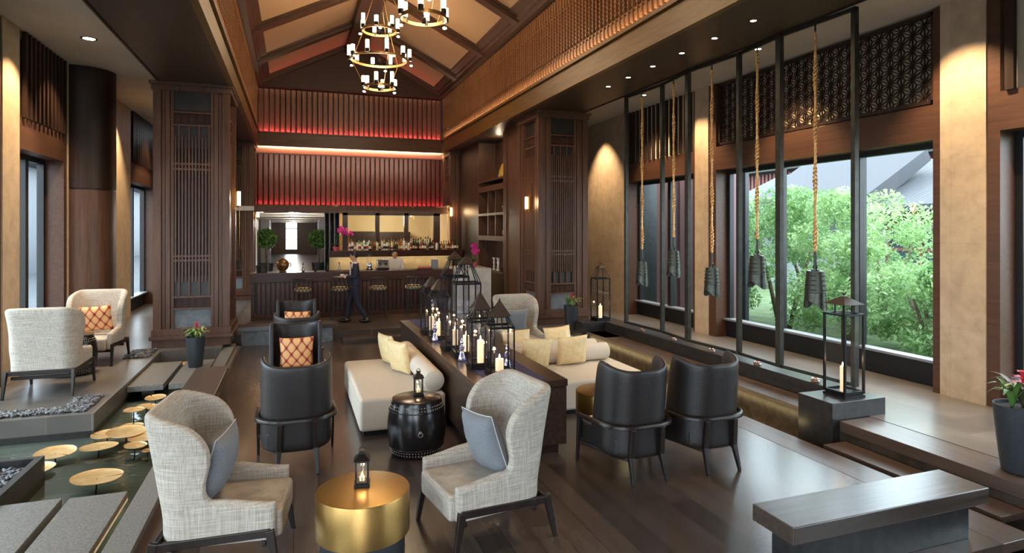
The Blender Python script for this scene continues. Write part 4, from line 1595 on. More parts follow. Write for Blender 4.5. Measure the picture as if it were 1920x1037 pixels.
def bromeliad(label, loc, rp, hp, sc, seed, bloom=True, lm=None):
    t = thing('potted_bromeliad', label, 'potted plant', loc)
    MB().lathe([(rp * 0.66, 0), (rp * 0.72, 0.01), (rp * 0.86, hp * 0.45), (rp * 0.97, hp * 0.85), (rp, hp), (rp * 0.93, hp), (rp * 0.92, hp - 0.03), (0.001, hp - 0.035)], 40).build('pot', ANTH, t, smooth='auto')
    MB().cyl((0, 0), rp * 0.9, hp - 0.034, hp - 0.028, 24).build('soil', SOIL, t)
    rnd = random.Random(seed)
    for g, (cx, cy, n, m) in enumerate(((0.02, 0.0, 16, lm or LEAFV), (-rp * 0.45, 0.02, 9, LEAF), (rp * 0.45, 0.02, 9, LEAFV))):
        b = MB()
        for k in range(n):
            a = 2 * PI * k / n + rnd.uniform(-.2, .2)
            L = sc * rnd.uniform(0.14, 0.27)
            strip_leaf(b, (cx, cy, hp - 0.03), a, L, sc * 0.02, sc * rnd.uniform(0.14, 0.24), sc * rnd.uniform(0.0, 0.1))
        b.build('leaves', m, t, smooth=True, fix=False)
    if bloom:
        b = MB()
        zt = hp + sc * 0.17
        b.cyl((0.02, 0), 0.008, hp - 0.03, zt, 8)
        for lv, (n, L, rs) in enumerate(((9, 0.10, 0.02), (8, 0.08, 0.05), (6, 0.05, 0.08))):
            for k in range(n):
                strip_leaf(b, (0.02, 0, zt - 0.01 + 0.015 * lv), 2 * PI * k / n + lv * .4, sc * L, sc * 0.013, sc * rs, 0.01, 5)
        b.build('bloom', REDFL, t, smooth=True, fix=False)
    return t


bromeliad('large anthracite pot with a red bromeliad at the right edge on the walkway', (6.17, 3.66, ZM), 0.21, 0.60, 1.15, 1, lm=LEAFP)
bromeliad('tall slim grey pot with a red bromeliad standing on the far pool slab', (-1.50, 11.1, 0.15), 0.145, 0.49, 0.85, 2)
bromeliad('tall slim grey pot with a red bloom in front of the right lattice column', (5.72, 12.2, ZM), 0.165, 0.52, 1.0, 3)

# ================================================================== BELL FRAME
XF = 6.38
posts = [10.98, 9.76, 8.84, 7.66, 6.77, 5.62]
wav = [0, 0.05, -0.05, 0.03, -0.03, 0.04]
zt_, zb_ = 5.08, 0.47
t = thing('bell_frame', 'tall dark bronze metal frame hanging in front of the right windows', 'metal frame', (XF, 8.3, 0.4))
for k, y in enumerate(posts):
    wd = 0.09 if k in (2, 4) else 0.06
    MB().box(wav[k] - 0.035, y - 8.3 - wd / 2, zb_ - 0.4, wav[k] + 0.035, y - 8.3 + wd / 2, zt_ - 0.4).build('post', BRONZEF, t, bevel=0.004)
b = MB()
c = MB()
for k in range(len(posts) - 1):
    for (mb, z) in ((b, zt_ - 0.42), (c, zb_ - 0.38)):
        mb.bar((wav[k], posts[k] - 8.3, z), (wav[k + 1], posts[k + 1] - 8.3, z), 0.04, 0.045)
b.build('top_rail', BRONZEF, t)
c.build('bottom_rail', BRONZEF, t)
by = [10.38, 9.33, 8.27, 7.24, 6.18]
POD = noisy('rose_pod', rgb(170, 130, 110), rgb(206, 190, 180), 20, 0.25, 0.5)


def bell(label, y, z0, sc):
    x = XF
    t = thing('bronze_bell', label, 'bell', (x, y, z0))
    n, m = 40, 10
    b = MB()
    H = 0.44 * sc
    for inner in (0, 1):
        for j in range(m + 1):
            q = j / m
            for k in range(n):
                a = 2 * PI * k / n
                ca, sa = math.cos(a), math.sin(a)
                lip = -0.115 * sc * abs(ca) ** 1.8 + 0.055
                z = lip * (1 - q) + H * q
                rx = (0.158 - 0.042 * q) * sc * (1 - 0.06 * inner)
                ry = (0.118 - 0.03 * q) * sc * (1 - 0.08 * inner)
                # almond section
                b.v.append((rx * math.copysign(abs(ca) ** 1.05, ca) * 0 + ry * sa, rx * ca, z - 0.01 * inner * q))
    for inner in (0, 1):
        o_ = inner * (m + 1) * n
        for j in range(m):
            for k in range(n):
                k2 = (k + 1) % n
                b.f.append((o_ + j * n + k, o_ + j * n + k2, o_ + (j + 1) * n + k2, o_ + (j + 1) * n + k))
        b.f.append(tuple(o_ + m * n + k for k in range(n)))
    for k in range(n):
        k2 = (k + 1) % n
        b.f.append((k, k2, (m + 1) * n + k2, (m + 1) * n + k))
    b.build('body', BELL, t, smooth='auto', fix=False)
    # rows of studs and bands
    b = MB()
    for zz in (0.20, 0.26, 0.32, 0.38):
        for a0 in (90, -90):
            for k in (-2, -1, 1, 2):
                for off in (-4.5, 4.5):
                    a = R(a0 + k * 17 + off)
                    q = zz / 0.44
                    rx, ry = (0.158 - 0.042 * q) * sc, (0.118 - 0.03 * q) * sc
                    p = Vector((ry * math.sin(a), rx * math.cos(a), zz * sc))
                    nn = Vector((math.sin(a) / ry, math.cos(a) / rx, 0)).normalized()
                    b.bar(p - nn * 0.004, p + nn * 0.018 * sc, 0.016 * sc, 0.016 * sc, 0.009 * sc, 0.009 * sc)
        for a0 in (0, 180):
            a = R(a0)
            q = zz / 0.44
            rx = (0.158 - 0.042 * q) * sc
            b.bar((0, rx * math.cos(a) * 0.97, zz * sc), (0, rx * math.cos(a) * 1.28, zz * sc), 0.016 * sc, 0.016 * sc, 0.009, 0.009)
    sv = MB()
    for q0 in (0.155, 0.425):
        for k in range(40):
            a = 2 * PI * k / 40
            q = q0 / 0.44
            sv.v.append(((0.118 - 0.03 * q + 0.0025) * sc * math.sin(a), (0.158 - 0.042 * q + 0.0025) * sc * math.cos(a), q0 * sc))
    sv.f = [(k, (k + 1) % 40, 40 + (k + 1) % 40, 40 + k) for k in range(40)]
    b.add(sv.v, sv.f)
    b.build('studs', BELLS, t)
    b = MB()
    for zz in (0.165, 0.415):
        q = zz / 0.44
        b.tube([((0.118 - 0.03 * q) * sc * math.sin(2 * PI * k / 40) * 1.01, (0.158 - 0.042 * q) * sc * math.cos(2 * PI * k / 40) * 1.01, zz * sc) for k in range(40)], 0.005, 6, True)
    b.build('band', BELLS, t, smooth=True)
    b = MB()
    b.cyl((0, 0), 0.05 * sc, H - 0.01, H + 0.02, 16).cyl((0, 0), 0.022 * sc, H + 0.02, H + 0.26, 14, 0.017)
    b.tube([(0.0, 0.03 * math.cos(q), H + 0.05 + 0.03 * math.sin(q)) for q in [2 * PI * k / 16 for k in range(16)]], 0.008, 6, True)
    b.build('neck', BELL, t, smooth='auto')
    # knotted gold rope: two twisted strands with a lumpy core
    top = 5.08 - z0
    z1 = H + 0.24
    z2 = top - 0.12
    b = MB()
    rnd = random.Random(int(y * 10))
    for s_ in (0, 1):
        pts, rr = [], []
        k = 0
        z = z1
        while z < z2:
            a = z * 58 + s_ * PI
            am = 0.012 + 0.009 * math.sin(z * 9 + y * 3)
            pts.append((am * math.cos(a), am * math.sin(a), z))
            rr.append(0.0135 + 0.004 * math.sin(z * 47 + s_ * 2) + rnd.uniform(-.002, .002))
            z += 0.02
        b.tube(pts, rr, 6)
    b.build('rope', ROPE, t, smooth=True)
    MB().cyl((0, 0), 0.011, z2 - 0.05, top, 8).build('hanger', BRONZEF, t)
    # weight on the kerb below
    p = thing('lotus_light', label.replace('bronze bell hanging on a gold rope', 'small lotus-shaped ornament on the kerb below the bell'), 'uplight', (x - 0.0, y, 0.4))
    MB().lathe([(0.03, 0), (0.05, 0.005), (0.055, 0.018), (0.035, 0.035), (0.02, 0.045), (0.012, 0.06), (0.001, 0.062)], 18).build('base', POD, p, smooth='auto')
    b = MB()
    for k in range(8):
        strip_leaf(b, (0, 0, 0.012), 2 * PI * k / 8, 0.07, 0.018, 0.03, 0.0, 5)
    b.build('petals', POD, p, smooth=True, fix=False)


BELLS = base('bell_relief', rgb(64, 66, 58), 0.4, 0.7)[0]
names = ['farthest of the five', 'second from the far end', 'middle of the five', 'second nearest the camera', 'nearest the camera']
for k, (y, z, s_) in enumerate(zip(by, (1.33, 1.58, 1.34, 1.57, 1.40), (0.94, 0.95, 0.95, 0.97, 1.0))):
    bell('bronze bell hanging on a gold rope, ' + names[k], y, z, s_)

# ================================================================== CHANDELIERS
def chandelier(label, loc, ztop):
    t = thing('chandelier', label, 'chandelier', loc)
    tiers = ((0.36, 0.0, 6), (0.66, 0.66, 10), (0.40, 1.36, 7))
    RINGM = base('bronze_ring', rgb(150, 116, 70), 0.35, 0.7)[0]
    for i, (r, z, n) in enumerate(tiers):
        b = MB()
        b.lathe([(r - 0.012, z), (r + 0.012, z), (r + 0.012, z + 0.055), (r - 0.012, z + 0.055), (r - 0.012, z)], 48, caps=False)
        b.build('ring', RINGM, t)
        for k in range(n):
            a = 2 * PI * (k + 0.35 * i) / n + 0.2
            hh = 0.15 + 0.05 * ((k * 7 + i) % 3)
            x, y = r * 1.08 * math.cos(a), r * 1.08 * math.sin(a)
            MB().cyl((x, y), 0.045, z + 0.10, z + 0.10 + hh, 18).build('candle_shade', LAMPG2 if (k + i) % 3 == 0 else LAMPG, t, smooth='auto')
            MB().cyl((x, y), 0.05, z + 0.015, z + 0.10, 18).build('cup', BLACK, t, smooth='auto')
            if (k + i) % 2 == 0:
                x, y = r * 1.16 * math.cos(a + 0.2), r * 1.16 * math.sin(a + 0.2)
                b = MB()
                b.lathe([(0.035, z - 0.06), (0.04, z + 0.0), (0.03, z + 0.03)], 16)
                b.build('spot_cup', BLACK, t, smooth='auto')
                b = b  # each spot's lens is a small glowing disc
                ob = t.children
                s_ = MB().ball((x, y, z - 0.05), 0.034, 0.034, 0.02, 12, 8).build('bulb', BULB, t, smooth=True)
    b = MB()
    for (r1, z1, r2, z2) in ((0.36, 0.05, 0.66, 0.66), (0.66, 0.70, 0.40, 1.36), (0.40, 1.4, 0.05, ztop)):
        for k in range(3):
            a = 2 * PI * k / 3 + 0.7
            b.bar((r1 * math.cos(a), r1 * math.sin(a), z1), (r2 * math.cos(a), r2 * math.sin(a), z2), 0.012, 0.012)
    b.cyl((0, 0), 0.06, ztop - 0.08, ztop, 16)
    b.build('suspension_rods', RINGM, t)
    for (z, e) in ((0.25, 60), (0.95, 90), (1.6, 50)):
        light('chandelier_light', 'POINT', (loc[0], loc[1], loc[2] + z), e, WARM, size=0.3)


chandelier('three-tier ring chandelier of candle lamps, the whole one nearer the bar', (1.95, 15.0, 5.78), 2.5)
chandelier('three-tier chandelier cut off by the top of the picture', (2.0, 9.9, 5.80), 2.48)
chandelier('chandelier nearest the camera, above the picture', (2.0, 4.0, 5.80), 2.48)

# ================================================================== DOWNLIGHTS
LENS = emit('downlight_lens', (1.0, 0.84, 0.62), 30)
LENSW = emit('downlight_lens_white', (1.0, 0.92, 0.8), 30)


def downlight(label, x, y, z, r=0.045, energy=40, ang=70, col=WARM, group=None, rot=(0, 0, 0), sz=0.03):
    t = thing('downlight', label, 'ceiling light', (x, y, z), 0, group)
    MB().lathe([(r, 0), (r * 1.35, 0), (r * 1.35, -0.006), (r, -0.008)], 24, caps=False).build('trim_ring', CHROME, t, smooth='auto')
    MB().cyl((0, 0), r, -0.004, -0.002, 24).build('lens', LENS, t)
    if energy:
        light('downlight_beam', 'SPOT', (x, y, z - 0.03), energy, col, rot, sz, spot=ang, blend=0.6)


yy = [10.38, 9.64, 8.84, 8.03, 7.25, 6.47, 5.6, 4.7, 3.8]
nm = ['farthest', 'second farthest', 'third farthest', 'fourth farthest', 'fifth farthest', 'nearest visible', 'first out of view', 'second out of view', 'third out of view']
for k, y in enumerate(yy):
    downlight('%s of the row of small downlights in the right soffit' % nm[k], 5.64, y, 5.1, 0.04, 75, 60)
for k, y in enumerate((3.0, 6.0, 9.0, 12.0)):
    light('downlight_beam', 'SPOT', (-1.7, y, 5.05), 60, WARM, (0, 0, 0), 0.03, spot=70)
downlight('left downlight in the cream coffer above the bar', 0.35, 21.9, 5.12, 0.05, 30, 90)
downlight('right downlight in the cream coffer above the bar', 3.3, 21.9, 5.12, 0.05, 30, 90)
downlight('large bright round downlight in the left white ceiling', -3.0, 11.2, 5.35, 0.085, 110, 80, (1, 0.86, 0.66))
downlight('far downlight in the right white ceiling behind the bell frame', 7.3, 11.8, 5.35, 0.05, 90, 60)
downlight('nearer downlight in the right white ceiling behind the bell frame', 7.2, 8.15, 5.35, 0.05, 90, 60)
# wall-grazing spots over the stone piers
for (x, y, e, tilt) in ((7.25, 15.0, 260, 1), (7.25, 10.8, 220, 1), (7.25, 5.4, 280, 1), (7.2, 12.4, 200, 1), (7.2, 8.2, 260, 1), (7.2, 3.9, 220, 1), (-3.1, 10.6, 260, -1), (-3.1, 15.9, 300, -1), (-3.1, 12.0, 160, -1), (-3.1, 18.9, 160, -1)):
    light('wall_washer', 'SPOT', (x, y, 5.33), e * 1.5, (1.0, 0.74, 0.44), (0, R(-17 * tilt), 0), 0.03, spot=74, blend=0.7)

# ================================================================== SCONCES
def sconce(label, loc, rz):
    t = thing('wall_sconce', label, 'wall lamp', loc, rz)
    MB().cyl((0, -0.09), 0.035, -0.14, 0.14, 20).build('glass_shade', SCONCE, t, smooth='auto')
    b = MB()
    b.box(-0.03, -0.03, -0.22, 0.03, 0, 0.2)
    b.cyl((0, -0.09), 0.038, -0.18, -0.14, 20)
    b.bar((0, 0, -0.16), (0, -0.09, -0.16), 0.02, 0.02)
    b.bar((0.01, -0.10, -0.16), (0.01, -0.10, -0.95), 0.012, 0.012, 0.004, 0.004)
    b.build('stem', BRASS, t)
    M = Matrix.Rotation(rz, 4, 'Z')
    q = M @ Vector((0, -0.2, 0)) + Vector(loc)
    light('sconce_light', 'POINT', tuple(q), 7, WARMER, size=0.05)


sconce('slim glowing wall sconce on the side of the right lattice column', (5.24, 13.45, 3.0), R(-90))
sconce('slim glowing wall sconce on the inner side of the left lattice column', (-1.13, 13.5, 3.0), R(90))
sconce('slim glowing wall sconce at the right end of the bar', (5.1, 20.64, 2.98), 0)
sconce('slim glowing wall sconce at the left end of the bar', (-1.15, 20.9, 2.9), R(90))
# ================================================================== BAR
YB = 15.8
t = thing('bar_counter', 'long dark wooden bar counter with a slatted front', 'bar counter', (1.5, 16.1, ZM))
X0, X1 = -0.98 - 1.5, 3.95 - 1.5
MB().box(X0, -0.30, 0.9, X1, 0.42, 1.12).build('top', W_BAR, t, bevel=0.006)
MB().box(X0 + 0.12, -0.18, 0.0, X1, 0.33, 0.9).build('front_panel', W_DARK, t)
MB().box(X0 + 0.02, -0.26, 0.0, X1, -0.0, 0.12).build('plinth', W_BAR, t, bevel=0.004)
n = 44
for k in range(n):
    x = X0 + 0.14 + (X1 - X0 - 0.2) * (k + 0.5) / n
    MB().box(x - 0.032, -0.235, 0.12, x + 0.032, -0.18, 0.9).build('slat', W_BARZ, t)
MB().box(X0 + 0.02, -0.26, 0.1, X0 + 0.1, 0.3, 0.9).build('end_post', W_BARZ, t)
MB().box(X0 + 0.1, -0.275, 1.12, X1, 0.3, 1.13).build('counter_inlay', STONEB, t)
ZB = ZM + 1.131
block('marble_cabinet', 'white marble service block at the right end of the bar', 'cabinet', MARBLE, (4.0, 15.45, ZM, 4.92, 16.7, 1.36), 0.008)
light('under_counter_light', 'AREA', (1.5, 15.72, 1.08), 4, WARM, (0, 0, 0), 4.8, 0.04)

# back bar: stone splashback, bottle shelf, windows
sbox('wall_back_bar', TRAVX, (1.08, 20.45, ZM, 5.1, 20.58, 1.62))
o = block('bottle_shelf', 'dark wooden shelf along the back of the bar carrying the bottles', 'shelf', W_BAR, (1.05, 20.0, 1.5, 5.35, 20.44, 1.7), 0.005)
sbox('trim_42', W_DARK, (1.50, 20.6, 1.62, 1.66, 20.72, 2.92), (2.55, 20.6, 1.62, 2.68, 20.72, 2.92), (3.5, 20.6, 1.62, 3.64, 20.72, 2.92), (4.5, 20.6, 1.62, 4.72, 20.72, 2.92), (1.5, 20.6, 2.84, 4.72, 20.72, 2.92))
g = MB()
for (a, c) in ((1.66, 2.55), (2.68, 3.5), (3.64, 4.5)):
    g.box(a, 20.65, 1.62, c, 20.655, 2.84)
ob = g.build('window_12', GLASSW)
struct(ob)
# room behind the bar windows
sbox('wall_back_room', CREAM, (1.4, 24.0, ZM, 5.0, 24.1, 3.2), (5.0, 20.75, ZM, 5.1, 24.1, 3.2), (1.3, 21.16, ZM, 1.4, 24.1, 3.2))
sbox('ceiling', WHITE, (1.3, 20.75, 3.0, 5.1, 24.1, 3.1))
light('back_room_light', 'POINT', (3.2, 22.3, 2.75), 70, (1.0, 0.88, 0.66), size=0.25)
block('shelf_unit', 'dark low cupboard seen through the bar windows, left', 'cupboard', W_DARK, (2.0, 23.4, ZM, 2.9, 23.9, 2.3))
block('shelf_unit', 'dark low cupboard seen through the bar windows, middle', 'cupboard', W_DARK, (3.05, 23.4, ZM, 4.2, 23.9, 2.28))

light('splashback_fill', 'AREA', (3.1, 20.2, 1.49), 9, (1.0, 0.82, 0.55), (R(20), 0, 0), 3.8, 0.05)  # unseen strip added under the shelf to brighten the splashback
light('bottle_fill', 'AREA', (3.1, 19.98, 2.88), 15, (1.0, 0.86, 0.66), (R(15), 0, 0), 3.6, 0.05)  # extra strip with no fixture, added to brighten the bottles
# bottles
def bottle_proto(kind):
    prof = {0: [(0.036, 0), (0.038, 0.01), (0.038, 0.18), (0.03, 0.21), (0.014, 0.235), (0.013, 0.29)],
            1: [(0.045, 0), (0.046, 0.01), (0.046, 0.14), (0.036, 0.175), (0.014, 0.2), (0.014, 0.25)],
            2: [(0.03, 0), (0.032, 0.01), (0.034, 0.2), (0.022, 0.23), (0.013, 0.25), (0.013, 0.32)],
            3: [(0.034, 0), (0.036, 0.01), (0.036, 0.16), (0.018, 0.20), (0.014, 0.26), (0.014, 0.28)]}[kind]
    return prof


BM = [base('bottle_clear', rgb(206, 210, 196), 0.12, 0.0)[0], base('bottle_green', rgb(66, 84, 46), 0.1)[0], base('bottle_amber', rgb(150, 84, 30), 0.1)[0],
      base('bottle_dark', rgb(26, 22, 22), 0.1)[0], base('bottle_olive', rgb(150, 150, 90), 0.12)[0], base('bottle_ruby', rgb(110, 26, 28), 0.12)[0]]
LB = [base('label_white', rgb(232, 226, 210), 0.6)[0], base('label_cream', rgb(206, 180, 130), 0.6)[0], base('label_black', rgb(30, 28, 30), 0.5)[0], base('label_red', rgb(160, 40, 36), 0.6)[0]]
CAPM = base('bottle_cap', rgb(60, 44, 36), 0.4, 0.5)[0]
protos = {}
rnd = random.Random(12)


def bottle(x, y, z, kind, mi, li, s, group, label):
    key = (kind, mi, li)
    if key not in protos:
        t = thing('bottle', label, 'bottle', (x, y, z), 0, group)
        pr = bottle_proto(kind)
        MB().lathe(pr, 14).build('glass', BM[mi], t, smooth='auto')
        r = pr[1][0] + 0.0008
        MB().lathe([(r, 0.05), (r, 0.13)], 14, caps=False).build('paper_label', LB[li], t, smooth='auto')
        h = pr[-1][1]
        MB().cyl((0, 0), 0.0155, h - 0.035, h + 0.004, 10).build('cap', CAPM, t, smooth='auto')
        protos[key] = t
    else:
        t = dup(protos[key], (x, y, z), 0, label, group)
    t.scale = (s, s, s)
    return t


N_BOT = 46
rows = {}


def zone(x):
    return 'left window' if x < 2.6 else 'middle window' if x < 3.57 else 'right window' if x < 4.55 else 'wood panel'


cn = ['clear', 'green', 'amber', 'dark', 'olive', 'ruby']
ln = ['white', 'cream', 'black', 'red']
for k in range(N_BOT):
    x = 1.68 + (5.2 - 1.68) * k / (N_BOT - 1)
    bk = rnd.choice((0, 1, 2, 3))
    mi = rnd.choice((0, 0, 0, 1, 2, 3, 4) if k < 24 else (0, 1, 2, 3, 4, 5, 3))
    li = rnd.choice((0, 0, 1, 2, 3))
    rows.setdefault('f', []).append((bottle(x, 20.1 + rnd.uniform(-.02, .02), 1.70, bk, mi, li, rnd.uniform(1.0, 1.15), 'front row of bottles on the back bar shelf', ''), x, mi, li))
for k in range(34):
    x = 1.74 + (4.4 - 1.74) * k / 33
    bk = rnd.choice((0, 1, 2, 3))
    mi = rnd.choice((0, 0, 2, 4, 1))
    li = rnd.choice((0, 1, 2))
    rows.setdefault('r', []).append((bottle(x, 20.3, 1.70, bk, mi, li, rnd.uniform(1.2, 1.38), 'rear row of taller bottles on the back bar shelf', ''), x, mi, li))
for rk, rn in (('f', 'front'), ('r', 'rear')):
    rw = rows[rk]
    for i, (o_, x, mi, li) in enumerate(rw):
        a = cn[rw[i - 1][2]] if i else 'no'
        c = cn[rw[i + 1][2]] if i < len(rw) - 1 else 'no'
        o_['label'] = '%s bottle, %s label, between %s and %s ones, %s row below %s' % (cn[mi], ln[li], a, c, rn, zone(x))

# orchids
def orchid(label, loc, sc, lean, seed):
    t = thing('potted_orchid', label, 'orchid', loc)
    rnd = random.Random(seed)
    MB().lathe([(0.07, 0), (0.11, 0.13), (0.10, 0.13), (0.001, 0.12)], 24).build('pot', PINKPOT, t, smooth='auto')
    b = MB()
    for k in range(11):
        strip_leaf(b, (0, 0, 0.12), 2 * PI * k / 11, 0.2 * sc, 0.03, 0.12, 0.05)
    b.build('leaves', LEAFD, t, smooth=True, fix=False)
    for s_ in range(3):
        a = rnd.uniform(-0.6, 0.6)
        pts = [(0, 0, 0.12)]
        for k in range(1, 9):
            q = k / 8
            pts.append((lean * sc * 0.35 * q ** 2 * (0.5 + 0.5 * s_), a * 0.15 * q, 0.12 + sc * (0.62 - 0.09 * s_) * math.sin(q * PI / 2 * 1.1)))
        MB().tube(pts, 0.005, 6).build('stem', LEAFD, t, smooth=True)
        b = MB()
        for k in (5, 6, 7, 8):
            for j in range(2):
                c = Vector(pts[k]) + Vector((rnd.uniform(-.05, .05), rnd.uniform(-.05, .03), rnd.uniform(-.05, .05)))
                for q in range(5):
                    an = 2 * PI * q / 5
                    b.ball(c + Vector((0.026 * math.cos(an), -0.01, 0.026 * math.sin(an))), 0.024, 0.006, 0.024, 8, 5)
        b.build('flowers', MAGF, t, smooth=True)


orchid('magenta orchid in a pink pot at the left end of the bottle shelf', (1.27, 20.2, 1.70), 1.0, 0.9, 3)
orchid('magenta orchid in a pink pot on the white marble block', (4.55, 15.9, 1.362), 0.75, 0.2, 9)

# things on the bar counter
def vessel(name, label, cat, loc, prof, m, n=20, group=None, parts=()):
    if parts:
        t = thing(name, label, cat, loc, 0, group)
        MB().lathe(prof, n).build('body', m, t, smooth='auto')
        for (pn, pm, fn) in parts:
            fn(MB()).build(pn, pm, t, smooth='auto')
        return t
    o = MB().lathe(prof, n).build(name, m, smooth='auto')
    o.location = loc
    return tag(o, label, cat, group)


URNM = noisy('bronze_urn', rgb(104, 72, 40), rgb(160, 120, 76), 16, 0.3, 0.6)
vessel('ice_bucket', 'dark ice bucket at the left end of the bar counter', 'bucket', (-0.72, 16.0, ZB), [(0.1, 0), (0.13, 0.01), (0.14, 0.17), (0.15, 0.18), (0.13, 0.18), (0.12, 0.03), (0.001, 0.02)], STONED)
vessel('bronze_urn', 'round bronze urn with a mesh lid on the bar counter', 'urn', (-0.25, 16.0, ZB), [(0.07, 0), (0.09, 0.01), (0.06, 0.04), (0.12, 0.09), (0.15, 0.17), (0.14, 0.25), (0.10, 0.29), (0.09, 0.30), (0.03, 0.33), (0.02, 0.36), (0.001, 0.365)], URNM, 24,
       parts=(('handle', URNM, lambda b: b.tube([(0.15 + 0.04 * math.sin(q), 0, 0.18 + 0.05 * math.cos(q)) for q in [PI * k / 8 for k in range(9)]], 0.01, 6).tube([(-0.15 - 0.04 * math.sin(q), 0, 0.18 + 0.05 * math.cos(q)) for q in [PI * k / 8 for k in range(9)]], 0.01, 6)),))
PV = [(0.024, 0), (0.028, 0.01), (0.026, 0.09), (0.012, 0.13), (0.012, 0.17), (0.02, 0.19), (0.001, 0.2)]
for k, (x, m, lab) in enumerate(((0.22, CHROME, 'slim steel bottle stopper jug, leftmost of five in a row on the bar'), (0.51, CAPM, 'slim black bottle, second from left in the row on the bar'), (0.80, CAPM, 'slim black bottle in the middle of the row on the bar'),
                                 (1.08, STUD, 'slim pale bottle, fourth in the row on the bar'), (1.36, CHROME, 'slim steel bottle beside the waiter, last in the row on the bar'))):
    vessel('slim_bottle', lab, 'bottle', (x, 15.98, ZB), [(r * 1.2, z * (1.0 + 0.08 * (k % 3))) for r, z in PV], m, 16, parts=(('cap', BLACK, lambda b: b.cyl((0, 0), 0.013, 0.2, 0.225, 10)),))
# grinder, espresso machine, tray, box
t = thing('coffee_grinder', 'chrome coffee grinder with a glass hopper behind the bar', 'coffee grinder', (1.86, 16.3, 1.13 + ZM))
MB().lathe([(0.08, 0), (0.09, 0.02), (0.06, 0.05), (0.075, 0.12), (0.05, 0.18)], 20).build('body', CHROME, t, smooth='auto')
MB().lathe([(0.035, 0.18), (0.085, 0.26), (0.085, 0.38)], 20, caps=False).build('hopper', GLASSL, t, smooth='auto')
MB().cyl((0, 0), 0.09, 0.38, 0.4, 20).build('lid', BLACK, t)
t = thing('espresso_machine', 'chrome espresso machine with cups on top beside the barman', 'espresso machine', (2.19, 16.28, 1.13 + ZM))
t.scale = (0.72, 0.8, 0.8)
MB().box(-0.2, -0.16, 0.04, 0.2, 0.16, 0.32).build('body', CHROME, t, bevel=0.02)
MB().box(-0.22, -0.18, 0, 0.22, 0.18, 0.05).build('drip_tray', BLACK, t, bevel=0.005)
b = MB()
for x in (-0.1, 0.1):
    b.cyl((x, -0.19), 0.035, 0.16, 0.22, 14)
    b.bar((x, -0.2, 0.19), (x, -0.32, 0.17), 0.02, 0.02)
b.build('portafilters', BLACK, t)
for k in range(6):
    o = MB().lathe([(0.018, 0), (0.032, 0.05), (0.029, 0.05), (0.001, 0.008)], 14).build('coffee_cup', LB[0], smooth='auto')
    o.location = (2.07 + 0.05 * k, 16.28, ZM + 1.13 + 0.258)
    o.scale = (0.75, 0.75, 0.75)
    tag(o, ('leftmost white cup', 'second white cup from the left', 'third white cup from the left', 'third white cup from the right', 'second white cup from the right', 'rightmost white cup')[k] + ' on top of the espresso machine', 'cup', 'cups on the espresso machine')
block('metal_caddy', 'grey steel box standing on the bar right of the barman', 'caddy', FRAMEL, (3.48, 16.1, ZB, 3.64, 16.25, ZB + 0.24), 0.004)
t = thing('fruit_tray', 'tray of glassware and fruit on the bar right of the barman', 'tray', (3.25, 16.0, ZB))
MB().box(-0.2, -0.08, 0, 0.2, 0.08, 0.015).build('tray', BLACK, t)
b = MB()
for k in range(6):
    b.ball((-0.15 + 0.06 * k, 0, 0.04), 0.028, nu=10, nv=6)
b.build('fruit', REDFL, t, smooth=True)
b = MB()
for k in range(4):
    b.ball((-0.1 + 0.07 * k, 0.03, 0.085), 0.026, nu=10, nv=6)
b.build('lemons', LB[1], t, smooth=True)
vessel('glass_dome', 'small glass jar with a dark lid at the right end of the bar', 'jar', (4.1, 15.8, 1.362), [(0.06, 0), (0.062, 0.12), (0.03, 0.15), (0.001, 0.15)], GLASSL, 20, parts=(('lid', BLACK, lambda b: b.cyl((0, 0), 0.05, 0.15, 0.17, 18)),))
block('coffee_machine', 'squat pale machine on the marble block left of the orchid', 'appliance', CHROME, (4.18, 15.75, 1.361, 4.42, 15.95, 1.55), 0.02)

# bar stools
def bar_stool(label, loc):
    t = thing('bar_stool', label, 'bar stool', loc, 0)
    MB().lathe([(0.17, 0.70), (0.205, 0.715), (0.215, 0.75), (0.20, 0.785), (0.15, 0.80), (0.001, 0.803)], 28).build('seat', SEATF, t, smooth='auto')
    for sx in (-1, 1):
        for sy in (-1, 1):
            MB().bar((sx * 0.14, sy * 0.13, 0.71), (sx * 0.185, sy * 0.18, 0), 0.022, 0.022, 0.016, 0.016).build('leg', BRONZEF, t)
    b = MB()
    q = 0.165
    for z in (0.30,):
        for (p, r_) in (((-q, -q), (q, -q)), ((q, -q), (q, q)), ((q, q), (-q, q)), ((-q, q), (-q, -q))):
            b.bar((p[0], p[1], z), (r_[0], r_[1], z), 0.016, 0.016)
    b.build('footrest', BRONZEF, t)
    b = MB()     # backrest of crossed bars, on the camera side
    pts = [(-0.2, -0.17, 0.72), (-0.21, -0.21, 0.85), (-0.2, -0.23, 1.02)]
    b.tube(pts, 0.009, 6).tube([(-x, y, z) for x, y, z in pts], 0.009, 6)
    top = [(-0.21 + 0.42 * k / 10, -0.23 - 0.05 * math.sin(PI * k / 10), 1.02) for k in range(11)]
    mid = [(-0.21 + 0.42 * k / 10, -0.20 - 0.05 * math.sin(PI * k / 10), 0.80) for k in range(11)]
    low = [(-0.2 + 0.40 * k / 10, -0.18 - 0.05 * math.sin(PI * k / 10), 0.70) for k in range(11)]
    b.tube(top, 0.012, 6).tube(mid, 0.008, 6).tube(low, 0.008, 6)
    for k in range(0, 10, 2):
        b.bar(top[k], mid[k + 2], 0.009, 0.009)
        b.bar(top[k + 2], mid[k], 0.009, 0.009)
        b.bar(mid[k], low[k + 2], 0.012, 0.012)
        b.bar(mid[k + 2], low[k], 0.012, 0.012)
    b.build('backrest', BRONZEF, t, smooth='auto')
    return t


